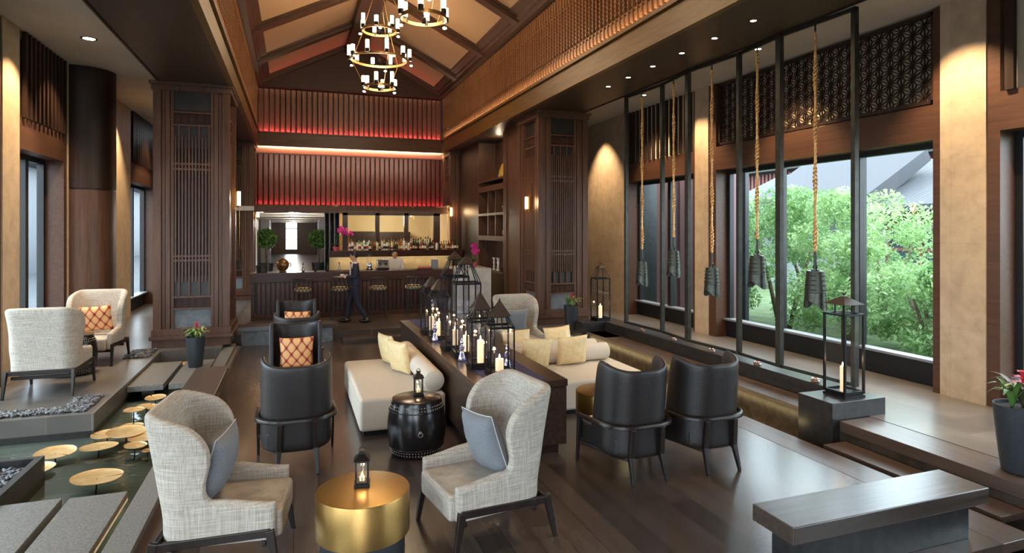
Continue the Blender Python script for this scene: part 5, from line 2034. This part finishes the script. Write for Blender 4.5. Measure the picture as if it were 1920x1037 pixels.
SEATF = noisy('stool_fabric', rgb(196, 170, 120), rgb(214, 196, 160), 14, 0.7)
s0 = bar_stool('leftmost bar stool with a pale seat, above the black leather chairs', (0.2, 15.28, ZM))
dup(s0, (1.05, 15.26, ZM), 0, 'bar stool just left of the waiter')
dup(s0, (1.95, 15.24, ZM), 0, 'bar stool just right of the waiter')
dup(s0, (2.82, 15.24, ZM), 0, 'rightmost bar stool, left of the tall lanterns')

# ================================================================== DISPLAY SHELVING
t = thing('display_shelves', 'tall dark display shelving between the two right lattice columns', 'shelving', (5.4, 17.0, ZM))
Y0, Y1 = 15.85 - 17.0, 18.3 - 17.0
MB().box(0.55, Y0, 0, 0.6, Y1, 4.85).build('back', W_COL, t)
for y in (Y0, Y1):
    MB().box(0, y - 0.04, 0, 0.55, y + 0.04, 4.85).build('side', W_COL, t)
MB().box(0, Y0, 0, 0.56, Y1, 0.94).build('cabinet', W_DARK, t)
MB().box(-0.03, Y0, 0.945, 0.55, Y1, 1.0).build('counter', STONED, t, bevel=0.003)
for (z, th) in ((3.62, 0.06), (3.38, 0.16), (2.62, 0.07), (1.92, 0.14)):
    MB().box(0.0, Y0 + 0.04, z - th / 2, 0.55, Y1 - 0.04, z + th / 2).build('shelf', W_COL, t)
for y in (17.35 - 17, 16.65 - 17):
    MB().box(0.02, y - 0.03, 2.0, 0.5, y + 0.03, 3.3).build('divider', W_COL, t)
for k, z in enumerate((4.8,)):
    light('shelf_light', 'POINT', (5.65, 17.0, 4.9), 6, WARM, size=0.05)
sbox('wall_panel', W_COL, (5.42, 14.42, ZM, 6.2, 15.8, 5.1), (5.38, 14.5, ZM, 5.42, 14.62, 5.1), (5.38, 15.6, ZM, 5.42, 15.74, 5.1))
sbox('wall_panel', W_DARK, (5.42, 18.36, ZM, 6.2, 20.6, 5.1))
YEL = noisy('yellow_glaze', rgb(196, 150, 40), rgb(216, 176, 70), 8, 0.4)
CERW = base('white_ceramic', rgb(220, 216, 208), 0.3)[0]
vessel('ginger_jar', 'yellow bell-shaped jar with a pale top on the uppermost display shelf', 'jar', (5.7, 16.5, ZM + 3.652), [(0.24, 0), (0.235, 0.02), (0.2, 0.2), (0.14, 0.36), (0.07, 0.42)], YEL, 28, parts=(('lid', CERW, lambda b: b.cyl((0, 0), 0.07, 0.45, 0.62, 20)), ('collar', BLACK, lambda b: b.cyl((0, 0), 0.075, 0.42, 0.45, 20))))
vessel('silver_vase', 'round silver vase on the middle display shelf', 'vase', (5.6, 16.2, ZM + 2.656), [(0.05, 0), (0.10, 0.06), (0.13, 0.14), (0.10, 0.22), (0.05, 0.26), (0.07, 0.34)], CHROME)
vessel('silver_vase', 'slender white vase left of the silver one', 'vase', (5.55, 17.6, ZM + 2.656), [(0.03, 0), (0.04, 0.1), (0.03, 0.2), (0.025, 0.25)], CERW)
vessel('stacked_bowls', 'pale striped pot on the lower display shelf', 'pot', (5.62, 16.2, ZM + 1.991), [(0.09, 0), (0.13, 0.06), (0.13, 0.14), (0.09, 0.2), (0.10, 0.26), (0.05, 0.32)], noisy('brown_pot', rgb(150, 110, 84), rgb(196, 170, 140), 20, 0.5))
for k, (y, x) in enumerate(((17.0, 5.5), (16.8, 5.55), (16.6, 5.5))):
    vessel('candlestick', 'white turned candlestick on the display counter, %s' % ('left', 'middle', 'right')[k], 'candlestick', (x, y, ZM + 1.0), [(0.05, 0), (0.05, 0.02), (0.02, 0.05), (0.035, 0.1), (0.018, 0.15), (0.035, 0.22), (0.018, 0.28), (0.045, 0.34), (0.05, 0.36)], CERW, 16)
vessel('glass_cloche', 'clear glass cloche on the display counter', 'cloche', (5.65, 16.15, ZM + 1.0), [(0.14, 0), (0.14, 0.14), (0.10, 0.24), (0.03, 0.3), (0.015, 0.34)], GLASSL, 24, parts=(('stand', CERW, lambda b: b.cyl((0, 0), 0.16, 0, 0.01, 24)),))

# ================================================================== CORRIDOR
for q in ((-1.9, 30, ZM, -1.8, 60, 3.0), (1.9, 30, ZM, 2.0, 60, 3.0)):
    sbox('wall_corridor', W_DARK, q)
CORP = noisy('corridor_panel', rgb(96, 92, 94), rgb(110, 106, 108), 4, 0.5)
for q in ((-1.9, 20.8, ZM, -1.8, 30, 3.0), (-1.79, 38, ZM, -1.3, 38.5, 3.0), (1.35, 36.8, ZM, 1.89, 37.3, 3.0)):
    sbox('wall_corridor', CORP, q)
for q in ((1.45, 30.0, ZM, 1.89, 30.6, 3.0), (-1.79, 30.2, ZM, -1.62, 31.2, 3.0)):
    sbox('wall_corridor', WHITE, q)
sbox('wall_corridor', W_COL, (-1.8, 58, ZM, -0.68, 58.2, 3.0), (0.32, 58, ZM, 1.9, 58.2, 3.0), (-0.68, 58, ZM, 0.32, 58.2, 0.6))
sbox('trim_43', W_DARK, (-0.7, 58.1, 1.45, 0.34, 58.15, 1.52), (-0.7, 58.1, 2.42, 0.34, 58.15, 2.5), (-0.72, 57.95, 0.55, -0.64, 58.2, 3.0), (0.28, 57.95, 0.55, 0.36, 58.2, 3.0))
sbox('ceiling', WHITE, (-2, 21.8, 2.96, 2.0, 60, 3.1), (-2, 20.6, 2.96, 1.3, 21.8, 3.1))
for y in (24, 29, 36, 44, 52):
    light('corridor_fill', 'POINT', (0, y, 2.7), 90, (1.0, 0.93, 0.82), size=0.15)  # fixtureless point lamps added to brighten the corridor
# folding louvre leaves beside the bar windows
for k in range(6):
    t = MB().box(-0.008, -0.15, 0, 0.008, 0.15, 2.7).build('louvre_leaf', noise_dark if k % 2 else FRAMEL)
    t.location = (0.98 + 0.078 * k, 20.95, ZM + 0.01)
    t.rotation_euler = (0, 0, R(12 if k % 2 else -12))
    tag(t, ('first', 'second', 'third', 'fourth', 'fifth', 'last')[k] + ' folding louvre leaf counted from the corridor towards the bar windows', 'folding door', 'folding leaves left of the bar windows')


def leafball(b, c, rx, ry, rz, n, ls, rnd, shell=0.5):
    for _ in range(n):
        while True:
            p = Vector((rnd.uniform(-1, 1), rnd.uniform(-1, 1), rnd.uniform(-1, 1)))
            if shell * shell < p.length_squared < 1:
                break
        p = Vector((p.x * rx, p.y * ry, p.z * rz)) + Vector(c)
        s = ls * rnd.uniform(0.6, 1.3)
        e = Euler((rnd.uniform(-1.1, 1.1), rnd.uniform(-1.1, 1.1), rnd.uniform(0, 6.28))).to_matrix()
        n0 = len(b.v)
        for q in ((-s, 0, 0), (0, -s * 0.42, 0), (s, 0, 0), (0, s * 0.42, 0)):
            v = e @ Vector(q) + p
            b.v.append((v.x, v.y, v.z))
        b.f.append((n0, n0 + 1, n0 + 2, n0 + 3))


def indoor_tree(label, loc, seed):
    rnd = random.Random(seed)
    t = thing('potted_tree', label, 'potted tree', loc)
    MB().lathe([(0.28, 0), (0.34, 0.5), (0.30, 0.5), (0.001, 0.47)], 28).build('pot', ANTH, t, smooth='auto')
    b = MB()
    b.tube([(0, 0, 0.45), (0.03, 0, 0.8), (-0.03, 0.02, 1.1), (0.02, 0, 1.4)], 0.045, 8)
    b.tube([(0.05, 0, 0.45), (-0.03, 0.02, 0.9), (0.04, 0, 1.4)], 0.035, 8)
    b.build('trunk', BARK, t, smooth=True)
    b = MB()
    leafball(b, (0, 0, 1.7), 0.5, 0.5, 0.5, 900, 0.11, rnd, 0.3)
    b.build('crown', LEAF, t, fix=False)


indoor_tree('potted tree on the left of the corridor beyond the bar', (-1.28, 33.0, ZM), 1)
indoor_tree('potted tree on the right of the corridor beyond the bar', (1.2, 33.0, ZM), 2)

# ================================================================== PEOPLE
def skinned(name, joints, edges, root, m, parent=None, sub=1):
    names_ = list(joints)
    me = bpy.data.meshes.new(name)
    me.from_pydata([joints[k][0] for k in names_], [(names_.index(a), names_.index(c)) for a, c in edges], [])
    o = bpy.data.objects.new(name, me)
    COL.objects.link(o)
    md = o.modifiers.new('skin', 'SKIN')
    md.use_smooth_shade = True
    lay = me.skin_vertices[0].data
    for i, k in enumerate(names_):
        r = joints[k][1]
        lay[i].radius = r if isinstance(r, tuple) else (r, r)
        lay[i].use_root = (k == root)
    s = o.modifiers.new('sub', 'SUBSURF')
    s.levels = s.render_levels = sub + 1
    me.materials.append(m)
    if parent:
        o.parent = parent
    return o


SKIN = base('skin', rgb(206, 150, 116), 0.5)[0]
SKIN.node_tree.nodes['Principled BSDF'].inputs['Subsurface Weight'].default_value = 0.05
HAIR = base('black_hair', rgb(24, 20, 20), 0.4)[0]
SUIT = noisy('navy_suit', rgb(28, 30, 48), rgb(34, 36, 56), 60, 0.75)
TROU = noisy('dark_trousers', rgb(24, 26, 40), rgb(30, 32, 48), 60, 0.8)
SHIRT = base('white_shirt', rgb(232, 228, 222), 0.7)[0]
SHOE = base('black_shoes', rgb(20, 18, 18), 0.25)[0]


def hand(mb_joints, edges, w_, d, side, up):
    """five curled fingers from wrist w_ along d"""
    pass


def head_mesh(b, c, fwd, sc=1.0):
    """c = head centre; fwd unit vector"""
    f = Vector(fwd).normalized()
    r = Vector((f.y, -f.x, 0))
    M = Matrix.Translation(c) @ Matrix(((r.x, f.x, 0, 0), (r.y, f.y, 0, 0), (0, 0, 1, 0), (0, 0, 0, 1)))
    n, m = 20, 16
    st = len(b.v)
    for j in range(m + 1):
        t_ = -PI / 2 + PI * j / m
        z = 0.118 * math.sin(t_) * sc
        for k in range(n):
            a = 2 * PI * k / n
            rx, ry = 0.075 * sc * math.cos(t_), 0.096 * sc * math.cos(t_)
            if z < 0:      # jaw narrows
                q = -z / (0.118 * sc)
                rx *= 1 - 0.12 * q
                ry *= 1 - (0.05 if math.sin(a) > 0 else 0.35) * q
            y = ry * math.sin(a)
            x = rx * math.cos(a)
            if math.sin(a) > 0.85:
                # nose, brow, lips, eye hollows
                if -0.035 * sc < z < 0.012 * sc and abs(x) < 0.016 * sc:
                    y += 0.018 * sc * (1 - abs(z + 0.02 * sc) / (0.04 * sc))
            b.v.append(tuple(M @ Vector((x, y, z))))
    for j in range(m):
        for k in range(n):
            k2 = (k + 1) % n
            b.f.append((st + j * n + k, st + j * n + k2, st + (j + 1) * n + k2, st + (j + 1) * n + k))
    for s in (-1, 1):
        b.ball((s * 0.076 * sc, -0.005, 0.0), 0.010 * sc, 0.018 * sc, 0.028 * sc, 8, 6, M)
    b.ball((0, 0.098 * sc, -0.018 * sc), 0.012 * sc, 0.016 * sc, 0.018 * sc, 8, 6, M)
    b.ball((0, 0.082 * sc, -0.052 * sc), 0.022 * sc, 0.012 * sc, 0.008 * sc, 8, 6, M)
    return M


def person(label, loc, rz, J, E_body, jacket, E_j, trousers, E_t, head_c, fwd, head_sc, jm, extras):
    t = thing('person', label, 'person', loc, rz)
    skinned('body', J, E_body, 'pelvis', SKIN, t)
    b = MB()
    M = head_mesh(b, head_c, fwd, head_sc)
    b.build('head', SKIN, t, smooth=True)
    e = MB()
    for s in (-1, 1):
        e.ball((s * 0.03 * head_sc, 0.086 * head_sc, 0.008 * head_sc), 0.010 * head_sc, 0.006 * head_sc, 0.006 * head_sc, 8, 6, M)
        e.ball((s * 0.03 * head_sc, 0.088 * head_sc, 0.03 * head_sc), 0.017 * head_sc, 0.006 * head_sc, 0.004 * head_sc, 8, 6, M)
    e.build('eyes', HAIR, t, smooth=True)
    h = MB()
    h.ball((0, -0.016 * head_sc, 0.038 * head_sc), 0.083 * head_sc, 0.098 * head_sc, 0.096 * head_sc, 18, 12, M)
    h.ball((0, 0.04 * head_sc, 0.095 * head_sc), 0.062 * head_sc, 0.05 * head_sc, 0.035 * head_sc, 14, 8, M)
    h.build('hair', HAIR, t, smooth=True)
    if jacket:
        skinned('jacket', jacket, E_j, 'chest', jm, t)
    if trousers:
        skinned('trousers', trousers, E_t, 'hip', TROU, t)
    for fn in extras:
        fn(t)
    return t


# waiter: local +y is his forward; he walks to the left of the picture
J = {'pelvis': ((0, 0, 0.92), (0.085, 0.065)), 'waist': ((0, 0.0, 1.08), (0.09, 0.07)), 'chest': ((0, -0.01, 1.28), (0.115, 0.08)), 'neck0': ((0, 0.0, 1.43), 0.055), 'neck1': ((0, 0.02, 1.52), 0.05), 'skull': ((0, 0.03, 1.58), 0.05),
     'sr': ((0.17, -0.01, 1.38), 0.055), 'er': ((0.21, 0.0, 1.12), 0.042), 'wr': ((0.14, 0.22, 1.13), 0.028), 'pr': ((0.12, 0.29, 1.13), (0.034, 0.018)),
     'sl': ((-0.17, -0.01, 1.38), 0.055), 'el': ((-0.22, 0.0, 1.12), 0.042), 'wl': ((-0.15, 0.24, 1.12), 0.028), 'pl': ((-0.13, 0.31, 1.12), (0.034, 0.018)),
     'hr': ((0.09, 0.01, 0.86), 0.06), 'kr': ((0.09, 0.16, 0.48), 0.045), 'ar': ((0.09, 0.20, 0.09), 0.03), 'tr': ((0.09, 0.30, 0.04), 0.02),
     'hl': ((-0.09, -0.01, 0.86), 0.06), 'kl': ((-0.09, -0.04, 0.48), 0.045), 'al': ((-0.09, -0.28, 0.10), 0.03), 'tl': ((-0.09, -0.19, 0.04), 0.02)}
EB = [('pelvis', 'waist'), ('waist', 'chest'), ('chest', 'neck0'), ('neck0', 'neck1'), ('neck1', 'skull'), ('chest', 'sr'), ('sr', 'er'), ('er', 'wr'), ('wr', 'pr'), ('chest', 'sl'), ('sl', 'el'), ('el', 'wl'), ('wl', 'pl'),
      ('pelvis', 'hr'), ('hr', 'kr'), ('kr', 'ar'), ('ar', 'tr'), ('pelvis', 'hl'), ('hl', 'kl'), ('kl', 'al'), ('al', 'tl')]


def add_fingers(J, E, palm, wrist, side, tag_, curl=0.5):
    P = Vector(J[palm][0])
    d = (P - Vector(J[wrist][0])).normalized()
    s = Vector((side, 0, 0))
    s = (s - d * s.dot(d)).normalized()
    dn = d.cross(s)
    if dn.z > 0:
        dn = -dn
    for i, L in enumerate((0.068, 0.078, 0.072, 0.056)):
        b0 = P + s * (0.026 - 0.0175 * i)
        p1 = b0 + d * L * 0.5 + dn * L * 0.1
        p2 = b0 + d * L * (0.95 - 0.4 * curl) + dn * L * curl * 0.7
        for n_, q, r_ in (('a', b0, 0.010), ('b', p1, 0.0085), ('c', p2, 0.0075)):
            J[tag_ + n_ + str(i)] = (tuple(q), r_)
        E += [(palm, tag_ + 'a' + str(i)), (tag_ + 'a' + str(i), tag_ + 'b' + str(i)), (tag_ + 'b' + str(i), tag_ + 'c' + str(i))]
    w_ = Vector(J[wrist][0])
    q1 = w_ + (P - w_) * 0.4 + s * 0.036
    q2 = q1 + d * 0.04 + s * 0.014
    J[tag_ + 't1'] = (tuple(q1), 0.011)
    J[tag_ + 't2'] = (tuple(q2), 0.009)
    E += [(wrist, tag_ + 't1'), (tag_ + 't1', tag_ + 't2')]


add_fingers(J, EB, 'pr', 'wr', 1, 'R', 0.3)
add_fingers(J, EB, 'pl', 'wl', -1, 'L', 0.3)
JK = {'chest': ((0, -0.01, 1.28), (0.165, 0.125)), 'neckb': ((0, -0.01, 1.42), (0.085, 0.07)), 'waist': ((0, -0.005, 1.06), (0.145, 0.115)), 'hem': ((0, -0.01, 0.78), (0.175, 0.15)),
      'sr': ((0.175, -0.01, 1.38), 0.072), 'er': ((0.215, -0.01, 1.12), 0.058), 'wr': ((0.15, 0.19, 1.13), 0.042), 'sl': ((-0.175, -0.01, 1.38), 0.072), 'el': ((-0.225, -0.01, 1.12), 0.058), 'wl': ((-0.16, 0.21, 1.12), 0.042)}
EJ = [('chest', 'neckb'), ('chest', 'waist'), ('waist', 'hem'), ('chest', 'sr'), ('sr', 'er'), ('er', 'wr'), ('chest', 'sl'), ('sl', 'el'), ('el', 'wl')]
TR = {'hip': ((0, 0, 0.93), (0.135, 0.115)), 'hr': ((0.09, 0.01, 0.84), 0.10), 'kr': ((0.09, 0.155, 0.48), 0.078), 'ar': ((0.09, 0.19, 0.08), 0.066), 'hl': ((-0.09, -0.01, 0.84), 0.10), 'kl': ((-0.09, -0.05, 0.48), 0.078), 'al': ((-0.09, -0.27, 0.1), 0.066)}
ET = [('hip', 'hr'), ('hr', 'kr'), ('kr', 'ar'), ('hip', 'hl'), ('hl', 'kl'), ('kl', 'al')]


def w_extra(t):
    b = MB()
    b.add([(-0.05, 0.118, 1.10), (0.05, 0.118, 1.10), (0.075, 0.085, 1.43), (-0.075, 0.085, 1.43), (0.0, 0.135, 1.10), (0.0, 0.128, 1.40)], [(0, 4, 5, 3), (4, 1, 2, 5)])
    b.lathe([(0.066, 1.42), (0.06, 1.47), (0.055, 1.47)], 18, (0, 0.012, 0), caps=False)
    b.build('shirt', SHIRT, t, smooth='auto', fix=False)
    MB().box(-0.13, 0.112, 1.30, -0.08, 0.128, 1.335).build('pocket_square', SHIRT, t)
    for (x, y, r_) in ((0.09, 0.24, 0), (-0.09, -0.24, 0)):
        MB().ball((x, y, 0.05), 0.052, 0.15, 0.05, 14, 8).build('shoe', SHOE, t, smooth=True)
    for (x, y, z) in ((0.146, 0.21, 1.13), (-0.156, 0.23, 1.12)):
        MB().ball((x, y, z), 0.036, 0.02, 0.036, 12, 8).build('cuff', SHIRT, t, smooth=True)


WZ = 1.02
wt = person('waiter in a navy suit and white shirt walking left past the bar with a tray', (1.36, 14.75, ZM), R(82), J, EB, JK, EJ, TR, ET, (0, 0.035, 1.60), (0.0, 1, 0), 0.95, SUIT, (w_extra,))
wt.scale = (0.965, 0.965, 0.965)
M = Matrix.Translation((1.36, 14.75, ZM)) @ Matrix.Rotation(R(82), 4, 'Z') @ Matrix.Scale(0.965, 4)
p = M @ Vector((-0.01, 0.34, 1.105))
tr = MB().lathe([(0.001, 0), (0.17, 0), (0.18, 0.012), (0.172, 0.012), (0.165, 0.004), (0.001, 0.004)], 36).build('serving_tray', STUD, smooth='auto')
tr.location = p
tag(tr, 'round silver tray held by the waiter', 'tray')
p2 = p + Vector((0.03, 0, 0.0045))
t = thing('tea_cup', 'white cup on a saucer on the waiter’s tray'.replace('’', "'"), 'cup', p2)
MB().lathe([(0.001, 0), (0.06, 0.006), (0.065, 0.012), (0.001, 0.006)], 20).build('saucer', SHIRT, t, smooth='auto')
MB().lathe([(0.022, 0.008), (0.042, 0.035), (0.045, 0.065), (0.041, 0.065), (0.02, 0.014), (0.001, 0.012)], 20).build('cup', SHIRT, t, smooth='auto')
MB().tube([(0.045 + 0.02 * math.sin(q), 0, 0.042 + 0.018 * math.cos(q)) for q in [PI * k / 8 for k in range(9)]], 0.004, 6).build('handle', SHIRT, t, smooth=True)

# barman: faces the camera, head bowed over his work
JB = {'pelvis': ((0, 0, 0.92), (0.12, 0.10)), 'waist': ((0, 0.0, 1.08), (0.115, 0.09)), 'chest': ((0, 0.02, 1.26), (0.145, 0.10)), 'neck0': ((0, 0.04, 1.38), 0.055), 'skull': ((0, 0.08, 1.46), 0.05),
      'sr': ((0.18, 0.02, 1.34), 0.055), 'er': ((0.24, 0.04, 1.08), 0.042), 'wr': ((0.12, 0.22, 1.02), 0.028), 'pr': ((0.08, 0.28, 1.0), (0.034, 0.018)),
      'sl': ((-0.18, 0.02, 1.34), 0.055), 'el': ((-0.24, 0.04, 1.08), 0.042), 'wl': ((-0.12, 0.22, 1.02), 0.028), 'pl': ((-0.08, 0.28, 1.0), (0.034, 0.018)),
      'hr': ((0.09, 0.01, 0.86), 0.085), 'kr': ((0.1, 0.02, 0.48), 0.058), 'ar': ((0.1, 0.0, 0.09), 0.036), 'tr': ((0.1, 0.13, 0.035), 0.03),
      'hl': ((-0.09, 0.01, 0.86), 0.085), 'kl': ((-0.1, 0.02, 0.48), 0.058), 'al': ((-0.1, 0.0, 0.09), 0.036), 'tl': ((-0.1, 0.13, 0.035), 0.03)}
EBB = [e for e in EB if not e[0].startswith(('R', 'L')) and e[1][0] not in 'RL' and 'neck1' not in e] + [('neck0', 'skull')]
add_fingers(JB, EBB, 'pr', 'wr', 1, 'R', 0.6)
add_fingers(JB, EBB, 'pl', 'wl', -1, 'L', 0.6)
JKB = {'chest': ((0, 0.01, 1.24), (0.17, 0.13)), 'neckb': ((0, 0.03, 1.37), (0.09, 0.075)), 'waist': ((0, 0.0, 1.04), (0.15, 0.12)), 'hem': ((0, 0, 0.85), (0.15, 0.125)),
       'sr': ((0.185, 0.02, 1.34), 0.075), 'er': ((0.245, 0.03, 1.08), 0.062), 'wr': ((0.13, 0.2, 1.03), 0.045), 'sl': ((-0.185, 0.02, 1.34), 0.075), 'el': ((-0.245, 0.03, 1.08), 0.062), 'wl': ((-0.13, 0.2, 1.03), 0.045)}
TRB = {'hip': ((0, 0, 0.93), (0.135, 0.115)), 'hr': ((0.09, 0.01, 0.84), 0.10), 'kr': ((0.1, 0.02, 0.48), 0.078), 'ar': ((0.1, 0.0, 0.08), 0.066), 'hl': ((-0.09, 0.01, 0.84), 0.10), 'kl': ((-0.1, 0.02, 0.48), 0.078), 'al': ((-0.1, 0.0, 0.08), 0.066)}


def b_extra(t):
    for x in (0.1, -0.1):
        MB().ball((x, 0.04, 0.045), 0.045, 0.13, 0.045, 14, 8).build('shoe', SHOE, t, smooth=True)


bt = person('barman in a white jacket bending over his work behind the bar', (2.62, 17.05, ZM), R(180), JB, EBB, JKB, EJ, TRB, ET, (0, 0.10, 1.50), (0, 1, 0), 0.95, SHIRT, (b_extra,))

# ================================================================== OUTSIDE
BLUEP = noisy('grey_paving', rgb(62, 68, 74), rgb(76, 82, 88), 2, 0.7)
GRASS = noisy('ground_cover', rgb(56, 78, 42), rgb(96, 112, 70), 2, 0.9)
sbox('floor', GRASS, (8.46, -15, -0.3, 60, 60, -0.12), (-60, -15, -0.32, -30, 90, -0.13))
sbox('floor', BLUEP, (-30, -15, -0.3, -4.3, 90, -0.12))
sbox('floor', STONE, (-4.3, -30, -0.3, 8.46, -3.05, -0.0))
LEAF2 = []
for i, (a, c) in enumerate(((rgb(92, 132, 74), rgb(150, 184, 120)), (rgb(72, 112, 62), rgb(122, 160, 98)), (rgb(110, 148, 90), rgb(172, 200, 140)))):
    m, nt_, p_ = base('tree_leaf', rough=0.5)
    n_o = noise(nt_, coords(nt_), 2.5, 3, 0.6)
    nt_.links.new(ramp(nt_, n_o, [(0.35, a), (0.65, c)]), p_.inputs['Base Color'])
    tr_ = N(nt_, 'ShaderNodeBsdfTranslucent')
    nt_.links.new(ramp(nt_, n_o, [(0.35, a), (0.65, c)]), tr_.inputs[0])
    ms_ = N(nt_, 'ShaderNodeMixShader')
    ms_.inputs[0].default_value = 0.4
    nt_.links.new(p_.outputs[0], ms_.inputs[1])
    nt_.links.new(tr_.outputs[0], ms_.inputs[2])
    nt_.links.new(ms_.outputs[0], nt_.nodes['Material Output'].inputs[0])
    LEAF2.append(m)


def garden_tree(label, loc, h, r, seed, m, n=9000):
    rnd = random.Random(seed)
    t = thing('garden_tree', label, 'tree', loc, 0)
    b = MB()
    cr = []
    for k in range(3):
        a = rnd.uniform(0, 6.28)
        tip = (r * 0.5 * math.cos(a), r * 0.5 * math.sin(a), h * 0.7)
        b.tube([(0.1 * math.cos(a), 0.1 * math.sin(a), 0), (tip[0] * .5, tip[1] * .5, h * 0.35), tip], [0.06, 0.045, 0.02], 7)
    b.build('trunk', BARK, t, smooth=True)
    b = MB()
    K = 26
    for k in range(K):
        a = rnd.uniform(0, 6.28)
        zz = rnd.uniform(0.12, 0.93)
        rr = r * math.sin(PI * min(0.97, 0.2 + 0.75 * zz)) * rnd.uniform(0.35, 0.95)
        q = r * rnd.uniform(0.25, 0.42)
        leafball(b, (rr * math.cos(a), rr * math.sin(a), zz * h), q, q, q * 0.75, n // K, 0.055, rnd, 0.55)
    b.build('crown', m, t, fix=False)
    return t


tl = [((10.6, 6.2, -0.12), 1.75, 1.2, 1, 'leafy shrub close to the window at the right'), ((11.0, 7.9, -0.12), 1.8, 1.2, 0, 'leafy shrub low in the middle of the large window'),
      ((11.2, 10.1, -0.12), 3.3, 1.3, 2, 'light green tree in the middle of the large window'), ((11.4, 12.0, -0.12), 3.5, 1.5, 0, 'light green tree behind the nearer bells'),
      ((13.2, 8.6, -0.12), 1.7, 1.3, 1, 'rounded shrub before the red-framed building'), ((13.5, 11.0, -0.12), 3.5, 1.6, 2, 'pale green tree standing behind the others'),
      ((13.9, 13.6, -0.12), 3.6, 1.7, 1, 'tall tree at the left of the large window'), ((11.6, 14.4, -0.12), 3.4, 1.5, 0, 'tree seen through the far double window'),
      ((12.5, 17.0, -0.12), 3.6, 1.7, 2, 'tree behind the stone wall beyond the double window'), ((10.8, 4.2, -0.12), 2.4, 1.2, 2, 'shrub seen through the window at the far right edge')]
for k, (loc, h, r, mi, lab) in enumerate(tl):
    garden_tree(lab, loc, h, r, 50 + k, LEAF2[mi])
# buildings in the courtyard
RTILE = tiles('grey_roof', rgb(62, 66, 72), rgb(50, 54, 60), rgb(34, 36, 42), 6, 0.16, 0.03, 0, 0.6, plane='xy')
GREYB = base('grey_eave', rgb(66, 67, 72), 0.8)[0]
WALLW = noisy('render_wall', rgb(118, 124, 124), rgb(126, 132, 132), 2, 0.8)
PURP = base('purple_brown_fin', rgb(122, 92, 98), 0.6)[0]
BLUEW = base('blue_grey_wall', rgb(66, 74, 84), 0.5)[0]
REDW = base('red_window_frame', rgb(120, 58, 54), 0.5)[0]
DGL = base('dark_pane', rgb(58, 74, 84), 0.1)[0]
t = thing('courtyard_building', 'pavilion with a grey tiled roof and red window frames beyond the garden', 'building', (24, 15.5, -0.12))
MB().box(-4, -6, 0, 2, 8, 3.1).build('wall', WALLW, t)
MB().box(-4.5, -5.2, 2.75, -4.0, 0.2, 3.6).build('timber_band', W_DARK, t)
for k, y in enumerate((-2.6, -1.3, 0.0)):
    MB().box(-4.05, y - 0.55, 0.3, -4.02, y + 0.5, 2.75).build('pane', DGL, t)
b = MB()
for y in (-3.2, -1.95, -0.65, 0.55):
    b.box(-4.12, y - 0.05, 0.2, -4.02, y + 0.05, 2.8)
for z in (0.3, 1.8, 2.75):
    b.box(-4.11, -3.2, z - 0.05, -4.02, 0.55, z + 0.05)
b.build('window_frame', REDW, t)
b = MB()
b.prism([(-5.4, 3.1), (-5.4, 3.3), (-1.0, 5.2), (4, 3.3), (4, 3.1)], 1, -7, 9)
b.build('roof', RTILE, t)
MB().prism([(-5.2, 3.15), (-5.3, 3.75), (-2.5, 5.4), (-2.3, 5.0)], 1, 0.3, 6.0).build('grey_gable', GREYB, t)
t = thing('courtyard_building', 'taller grey block with a flat overhanging roof further behind', 'building', (34, 24, -0.12))
MB().box(-3, -7, 0, 3, 34, 6.4).build('wall', GREYB, t)
MB().box(-4, -8, 6.4, 4, 35, 6.7).build('roof', RTILE, t)
b = MB()
for k in range(90):
    b.box(-3.1, -5 + k * 0.35, 3.6, -3.02, -4.8 + k * 0.35, 6.3)
b.build('louvres', REDW, t)
t = thing('courtyard_building', 'grey building added to fill the left windows with blue-grey', 'building', (-16, 48, -0.12))  # put in only to give the left panes a blue-grey tone
MB().box(-3, -24, 0, 2, 24, 6).build('wall', BLUEW, t)
MB().box(-3.5, -24.5, 6, 3, 24.5, 6.3).build('roof', RTILE, t)
t = thing('courtyard_screen', 'purple-brown timber fins of the wing outside the far double window', 'outdoor screen', (9.6, 13.3, -0.12))
for k in range(9):
    MB().box(-0.12, -1.7 + k * 0.36, 0, 0.12, -1.52 + k * 0.36, 4.6).build('fin', PURP, t)
MB().box(0.2, -1.8, 0, 0.3, 1.45, 4.6).build('back_wall', noise_dark, t)
MB().box(-0.15, 2.0, 0, 0.3, 5.2, 4.6).build('side_wall', noise_dark, t)
t = thing('garden_wall', 'pale wall closing the garden behind the trees', 'wall', (30, 35, -0.12))
MB().box(-22, 26, 0, 30, 26.4, 6).build('wall', WALLW, t)
MB().box(-22, 25.8, 6, 30, 26.6, 6.2).build('coping', RTILE, t)
